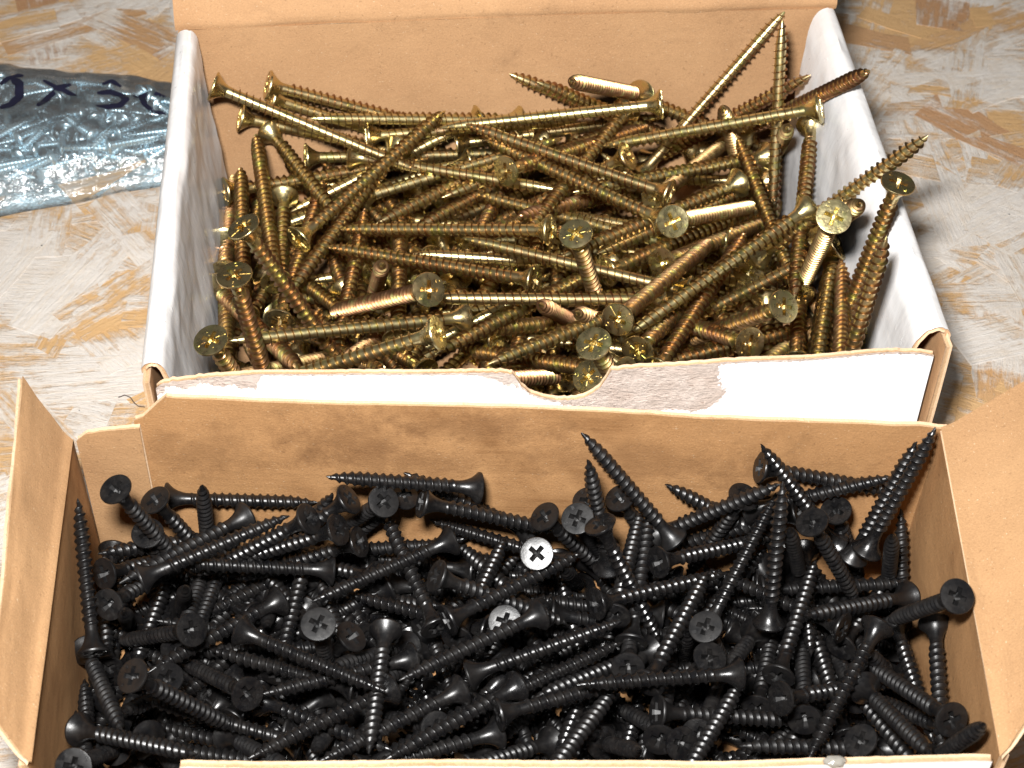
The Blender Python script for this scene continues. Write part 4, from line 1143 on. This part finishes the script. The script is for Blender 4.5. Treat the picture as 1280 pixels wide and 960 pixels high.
('black screw, tip to the bottom, middle row far left, leftmost',-1050,2989,102,-1039,2600,80),
('black screw, tip to the top, front row right of centre, lowest',331,2185,91,357,2569,32),
('mostly buried black screw, tip to the right, front row left of centre',-581,2646,36,-212,2527,74),
('black screw, tip to the top, middle row right of centre, rightmost',440,2586,36,385,2967,101),
('fully exposed black screw, tip to the right, middle row left of centre, second from left',-310,2868,128,79,2860,96),
('black screw, tip to the upper right, front row right, uppermost',579,2554,110,821,2860,107),
]
for lab, *p in GOLD:
    screw('gold_screw', [a / 10 for a in p[:3]], [a / 10 for a in p[3:]], lab, 'gold screws heaped in the white box')
for lab, *p in BLACK:
    screw('black_screw', [a / 10 for a in p[:3]], [a / 10 for a in p[3:]], lab, 'black screws heaped in the brown box')

# ------------------------------------------------------------------ clear bag of small screws, marked with a pen
BQ = [Vector((-232, 420, 0)), Vector((-106, 464, 0)), Vector((-108, 513, 0)), Vector((-232, 531, 0))]    # FL FR BR BL
def bag_h(u, v):
    e = min(v, 1 - v) ; e2 = min(u + .2, 1 - u)
    b = 1 - math.exp(-max(0, e - .045) * 13); b2 = 1 - math.exp(-max(0, e2 - .01) * 16)
    return .5 + (12.5 * b * b2) * (1 + .22 * nz(u * 5, v * 4, 1) + .13 * nz(u * 13, v * 9, 2)) + .7 * nz(u * 22, v * 14, 3) * min(1, b * 1.5) + .9 * (1 - b) * abs(nz(u * 16, v * 5, 9))
def bag_xy(u, v): return BQ[0].lerp(BQ[1], u).lerp(BQ[3].lerp(BQ[2], u), v)
nu, nv = 90, 60
V, Fc = [], []
for i in range(nu + 1):
    for j in range(nv + 1):
        u, v = i / nu, j / nv; p = bag_xy(u, v); p.y += .8 * nz(u * 8, v * 3, 6); p.z = bag_h(u, v); V.append(p)
for i in range(nu):
    for j in range(nv):
        a = i * (nv + 1) + j; Fc.append((a, a + nv + 1, a + nv + 2, a + 1))
bo = Vector((-168, 490, 0))
bag = empty('plastic_bag', bo)
tag(bag, 'clear plastic bag of small silver screws with black pen writing, left of the white box', 'plastic bag')
obj('film', mk('film', V, Fc, [FILM], None, True, origin=bo), bag)
V2 = [Vector((p.x, p.y, .28)) for p in V]
obj('underside', mk('underside', V2, [f[::-1] for f in Fc], [FILM], None, True, origin=bo), bag)
def bag_uv(x, y):
    u, v = .5, .5
    for _ in range(20):
        p = bag_xy(u, v); e = Vector((x, y, 0)) - p
        u += e.x / 125; v += e.y / 75
    return u, v
STROKES = [
([(-177.4, 497.9), (-175.3, 500.7), (-172.2, 501.8), (-169.9, 501.0)],2),
([(-173.6, 500.4), (-170.4, 496.9), (-169.6, 491.5), (-171.3, 487.0), (-174.4, 483.8)],2.6),
([(-162.6, 499.0), (-158.6, 496.8), (-154.5, 495.2), (-150.1, 492.2)],1.6),
([(-153.2, 498.4), (-156.9, 496.5), (-159.8, 491.9), (-161.6, 484.3)],2),
([(-142.5, 498.4), (-139.4, 499.4), (-135.7, 496.8)],1.7),
([(-143.2, 492.9), (-139.0, 494.0), (-135.0, 492.8), (-132.8, 489.3), (-134.3, 485.8), (-137.9, 484.3), (-142.2, 485.9)],2.2),
([(-120.8, 496.5), (-125.7, 496.3), (-128.6, 493.9), (-126.8, 489.6), (-123.2, 487.0), (-119.4, 487.2)],2),
([(-131.1, 493.8), (-129.4, 491.7)],1.6)
]
for stroke, wd in STROKES:
    pts = []
    for (x0, y0), (x1, y1) in zip(stroke, stroke[1:]):
        n = max(2, int(math.hypot(x1 - x0, y1 - y0) / .7))
        pts += [(lerp(x0, x1, k / n), lerp(y0, y1, k / n)) for k in range(n)]
    pts.append(stroke[-1])
    V, Fc = [], []
    for k, (x, y) in enumerate(pts):
        a = pts[max(0, k - 1)]; b = pts[min(len(pts) - 1, k + 1)]
        d = Vector((b[0] - a[0], b[1] - a[1], 0)); d.normalize(); nn = Vector((-d.y, d.x, 0))
        ww = wd * (.55 + .12 * nz(k * .3, wd)) * min(1, .5 + min(k, len(pts) - 1 - k) * .2)
        for s in (-1, -.5, 0, .5, 1):
            q = Vector((x, y, 0)) + nn * (s * ww); u, v = bag_uv(q.x, q.y); q.z = bag_h(u, v) + .3; V.append(q)
    for k in range(len(pts) - 1):
        for s in range(4): a = k * 5 + s; Fc.append((a, a + 5, a + 6, a + 1))
    obj('pen_stroke', mk('pen_stroke', V, Fc, [INK], None, True, origin=bo), bag)
ZSC = [
(-1856,4755,66,-1761,4905,96),
(-1124,4774,51,-1293,4714,45),
(-1661,4878,18,-1635,4700,18),
(-1523,4801,79,-1540,4626,41),
(-1295,4996,91,-1398,4849,76),
(-1510,5006,72,-1330,4996,77),
(-1669,4711,26,-1753,4553,44),
(-1454,4913,40,-1284,4972,34),
(-1774,5069,63,-1598,5044,88),
(-1756,4907,53,-1587,4964,78),
(-1629,4927,45,-1717,4771,58),
(-1476,4757,63,-1298,4779,81),
(-1417,4738,96,-1548,4861,96),
(-1204,4951,71,-1211,4771,76),
(-1482,4930,70,-1377,4785,89),
(-1406,4671,71,-1575,4612,53),
(-1781,5037,54,-1602,5031,35),
(-1306,4999,18,-1484,5025,18),
(-1836,4884,74,-1813,5061,58),
(-1649,4991,18,-1828,4973,18),
(-1323,4890,18,-1148,4850,18),
(-1360,4976,46,-1527,4909,46),
(-1487,4881,71,-1652,4813,50),
(-1550,4927,53,-1510,4751,56),
(-1596,5039,58,-1762,4970,50),
(-1337,4760,96,-1183,4854,96),
(-1549,4905,86,-1370,4919,90),
(-1802,4779,96,-1836,4956,96),
(-1548,4650,77,-1708,4569,73),
(-1449,4952,74,-1620,5006,61),
(-1454,4898,44,-1293,4976,65),
(-1619,4864,37,-1542,4701,38),
(-1787,5042,96,-1727,4872,96),
(-1592,4656,96,-1772,4655,96),
(-1337,4991,18,-1515,5017,18),
(-1414,4908,25,-1248,4978,18),
(-1749,4992,87,-1718,4817,61),
(-1646,4626,96,-1577,4792,96),
(-1578,4838,18,-1485,4992,18),
(-1238,4724,16,-1087,4779,98),
(-1206,4809,23,-1268,4977,44),
(-1456,4920,18,-1276,4923,18),
(-1629,4835,96,-1749,4701,96),
(-1090,4968,47,-1266,4993,21),
(-1519,4712,83,-1695,4674,86),
(-1407,4774,18,-1228,4751,18),
(-1515,4711,23,-1383,4833,34),
(-1596,5014,18,-1774,5040,18),
(-1572,4942,96,-1697,4812,96),
(-1144,4804,41,-1089,4974,18),
(-1575,4790,65,-1725,4694,90),
(-1592,4827,88,-1752,4747,72),
(-1266,4995,60,-1089,4969,72),
(-1353,4859,73,-1455,5007,57),
(-1539,4846,28,-1365,4887,53),
(-1485,4675,31,-1665,4672,31),
(-1274,4856,62,-1413,4968,80),
(-1143,4764,24,-1319,4793,47),
(-1325,4702,29,-1501,4736,45),
(-1559,4988,24,-1381,4962,25),
(-1278,4834,88,-1383,4980,93),
(-1769,4656,18,-1596,4608,18),
(-1225,4916,96,-1092,4794,96),
(-1164,4944,34,-1091,4783,69),
(-1690,4837,18,-1799,4694,18),
(-1581,4638,18,-1544,4814,18),
(-1260,4991,96,-1399,4892,39),
(-1288,4931,55,-1358,4766,36),
(-1110,4927,56,-1286,4893,69),
(-1696,4614,66,-1812,4748,96),
(-1492,4716,18,-1436,4887,18),
(-1401,5013,96,-1579,5039,96),
(-1245,4765,53,-1421,4802,70),
(-1413,4671,24,-1274,4772,78),
(-1820,4853,37,-1659,4934,48),
(-1425,4831,96,-1486,5000,96),
(-1102,4845,18,-1252,4946,18),
(-1808,4642,37,-1733,4806,38),
(-1170,4777,73,-1219,4945,32),
(-1393,4883,96,-1215,4859,96),
(-1836,4811,32,-1676,4891,52),
(-1560,5004,96,-1728,4940,96),
(-1746,4556,96,-1576,4615,96),
(-1747,4945,37,-1893,4840,35),
(-1620,4897,69,-1452,4833,80),
(-1534,4629,88,-1696,4572,33),
(-1562,4747,65,-1685,4619,37),
(-1355,4690,96,-1185,4750,96),
(-1510,4674,96,-1336,4710,68),
(-1449,4704,18,-1270,4726,18),
(-1690,4744,66,-1797,4602,37),
(-1384,5011,49,-1562,5037,55),
(-1474,4978,54,-1654,4976,48),
(-1571,4905,37,-1409,4984,32),
(-1747,4699,27,-1650,4850,40),
(-1941,5006,41,-1773,5066,18),
(-1745,5008,34,-1580,4936,28),
(-1473,4861,95,-1651,4857,68),
(-1705,4890,18,-1821,4751,18),
(-1508,4640,29,-1677,4687,70),
(-1351,4864,50,-1514,4789,29),
(-1133,4787,96,-1308,4745,96),
(-1183,4815,28,-1273,4967,64),
(-1898,4974,18,-1727,4917,18),
(-1376,4722,68,-1198,4749,80),
(-1441,4701,57,-1408,4875,29),
(-1270,4783,18,-1090,4785,18),
(-1332,4831,96,-1414,4671,96),
(-1724,4830,96,-1605,4965,96),
(-1545,5033,18,-1723,5059,18),
(-1256,4954,96,-1088,4890,96),
(-1612,4895,18,-1607,4715,18),
(-1663,4713,95,-1536,4839,76),
(-1531,4952,83,-1684,5047,86),
]
for p in ZSC:
    e = bpy.data.objects.new('zinc_screw', None); COL.objects.link(e); e.empty_display_size = .003
    pose(e, [a / 10 for a in p[:3]], [a / 10 for a in p[3:]])
    for nme, me in (('body', z_body), ('thread', z_thread)):
        o = bpy.data.objects.new(nme, me); COL.objects.link(o); o.parent = e
    tag(e, 'small silver zinc screw among many alike inside the clear plastic bag', 'screw', 'small zinc screws inside the plastic bag')

# stray hair on the board by the brown box flap
def tube(name, pts, r, mat):
    V, Fc = [], []
    for k, p in enumerate(pts):
        a, b = Vector(pts[max(0, k - 1)]), Vector(pts[min(len(pts) - 1, k + 1)])
        d = (b - a).normalized(); x = d.cross(Vector((0, 0, 1))).normalized(); y = x.cross(d)
        for q in range(6):
            an_ = q * math.pi / 3; V.append(Vector(p) + x * (r * math.cos(an_)) + y * (r * math.sin(an_)))
    for k in range(len(pts) - 1):
        for q in range(6): Fc.append((k * 6 + q, k * 6 + (q + 1) % 6, k * 6 + 6 + (q + 1) % 6, k * 6 + 6 + q))
    return mk(name, V, Fc, [mat], None, True)
HAIR = [
(-115.95, 363.13, 0.5),(-114.23, 364.16, 0.5),(-112.43, 363.25, 0.5),(-110.89, 361.03, 0.5),(-109.51, 359.78, 0.5),(-107.59, 359.52, 0.5)
]
tag(obj('stray_fibre', tube('stray_fibre', HAIR, .16, FIBRE)), 'thin dark curled fibre on the board beside the left flap', 'fibre')
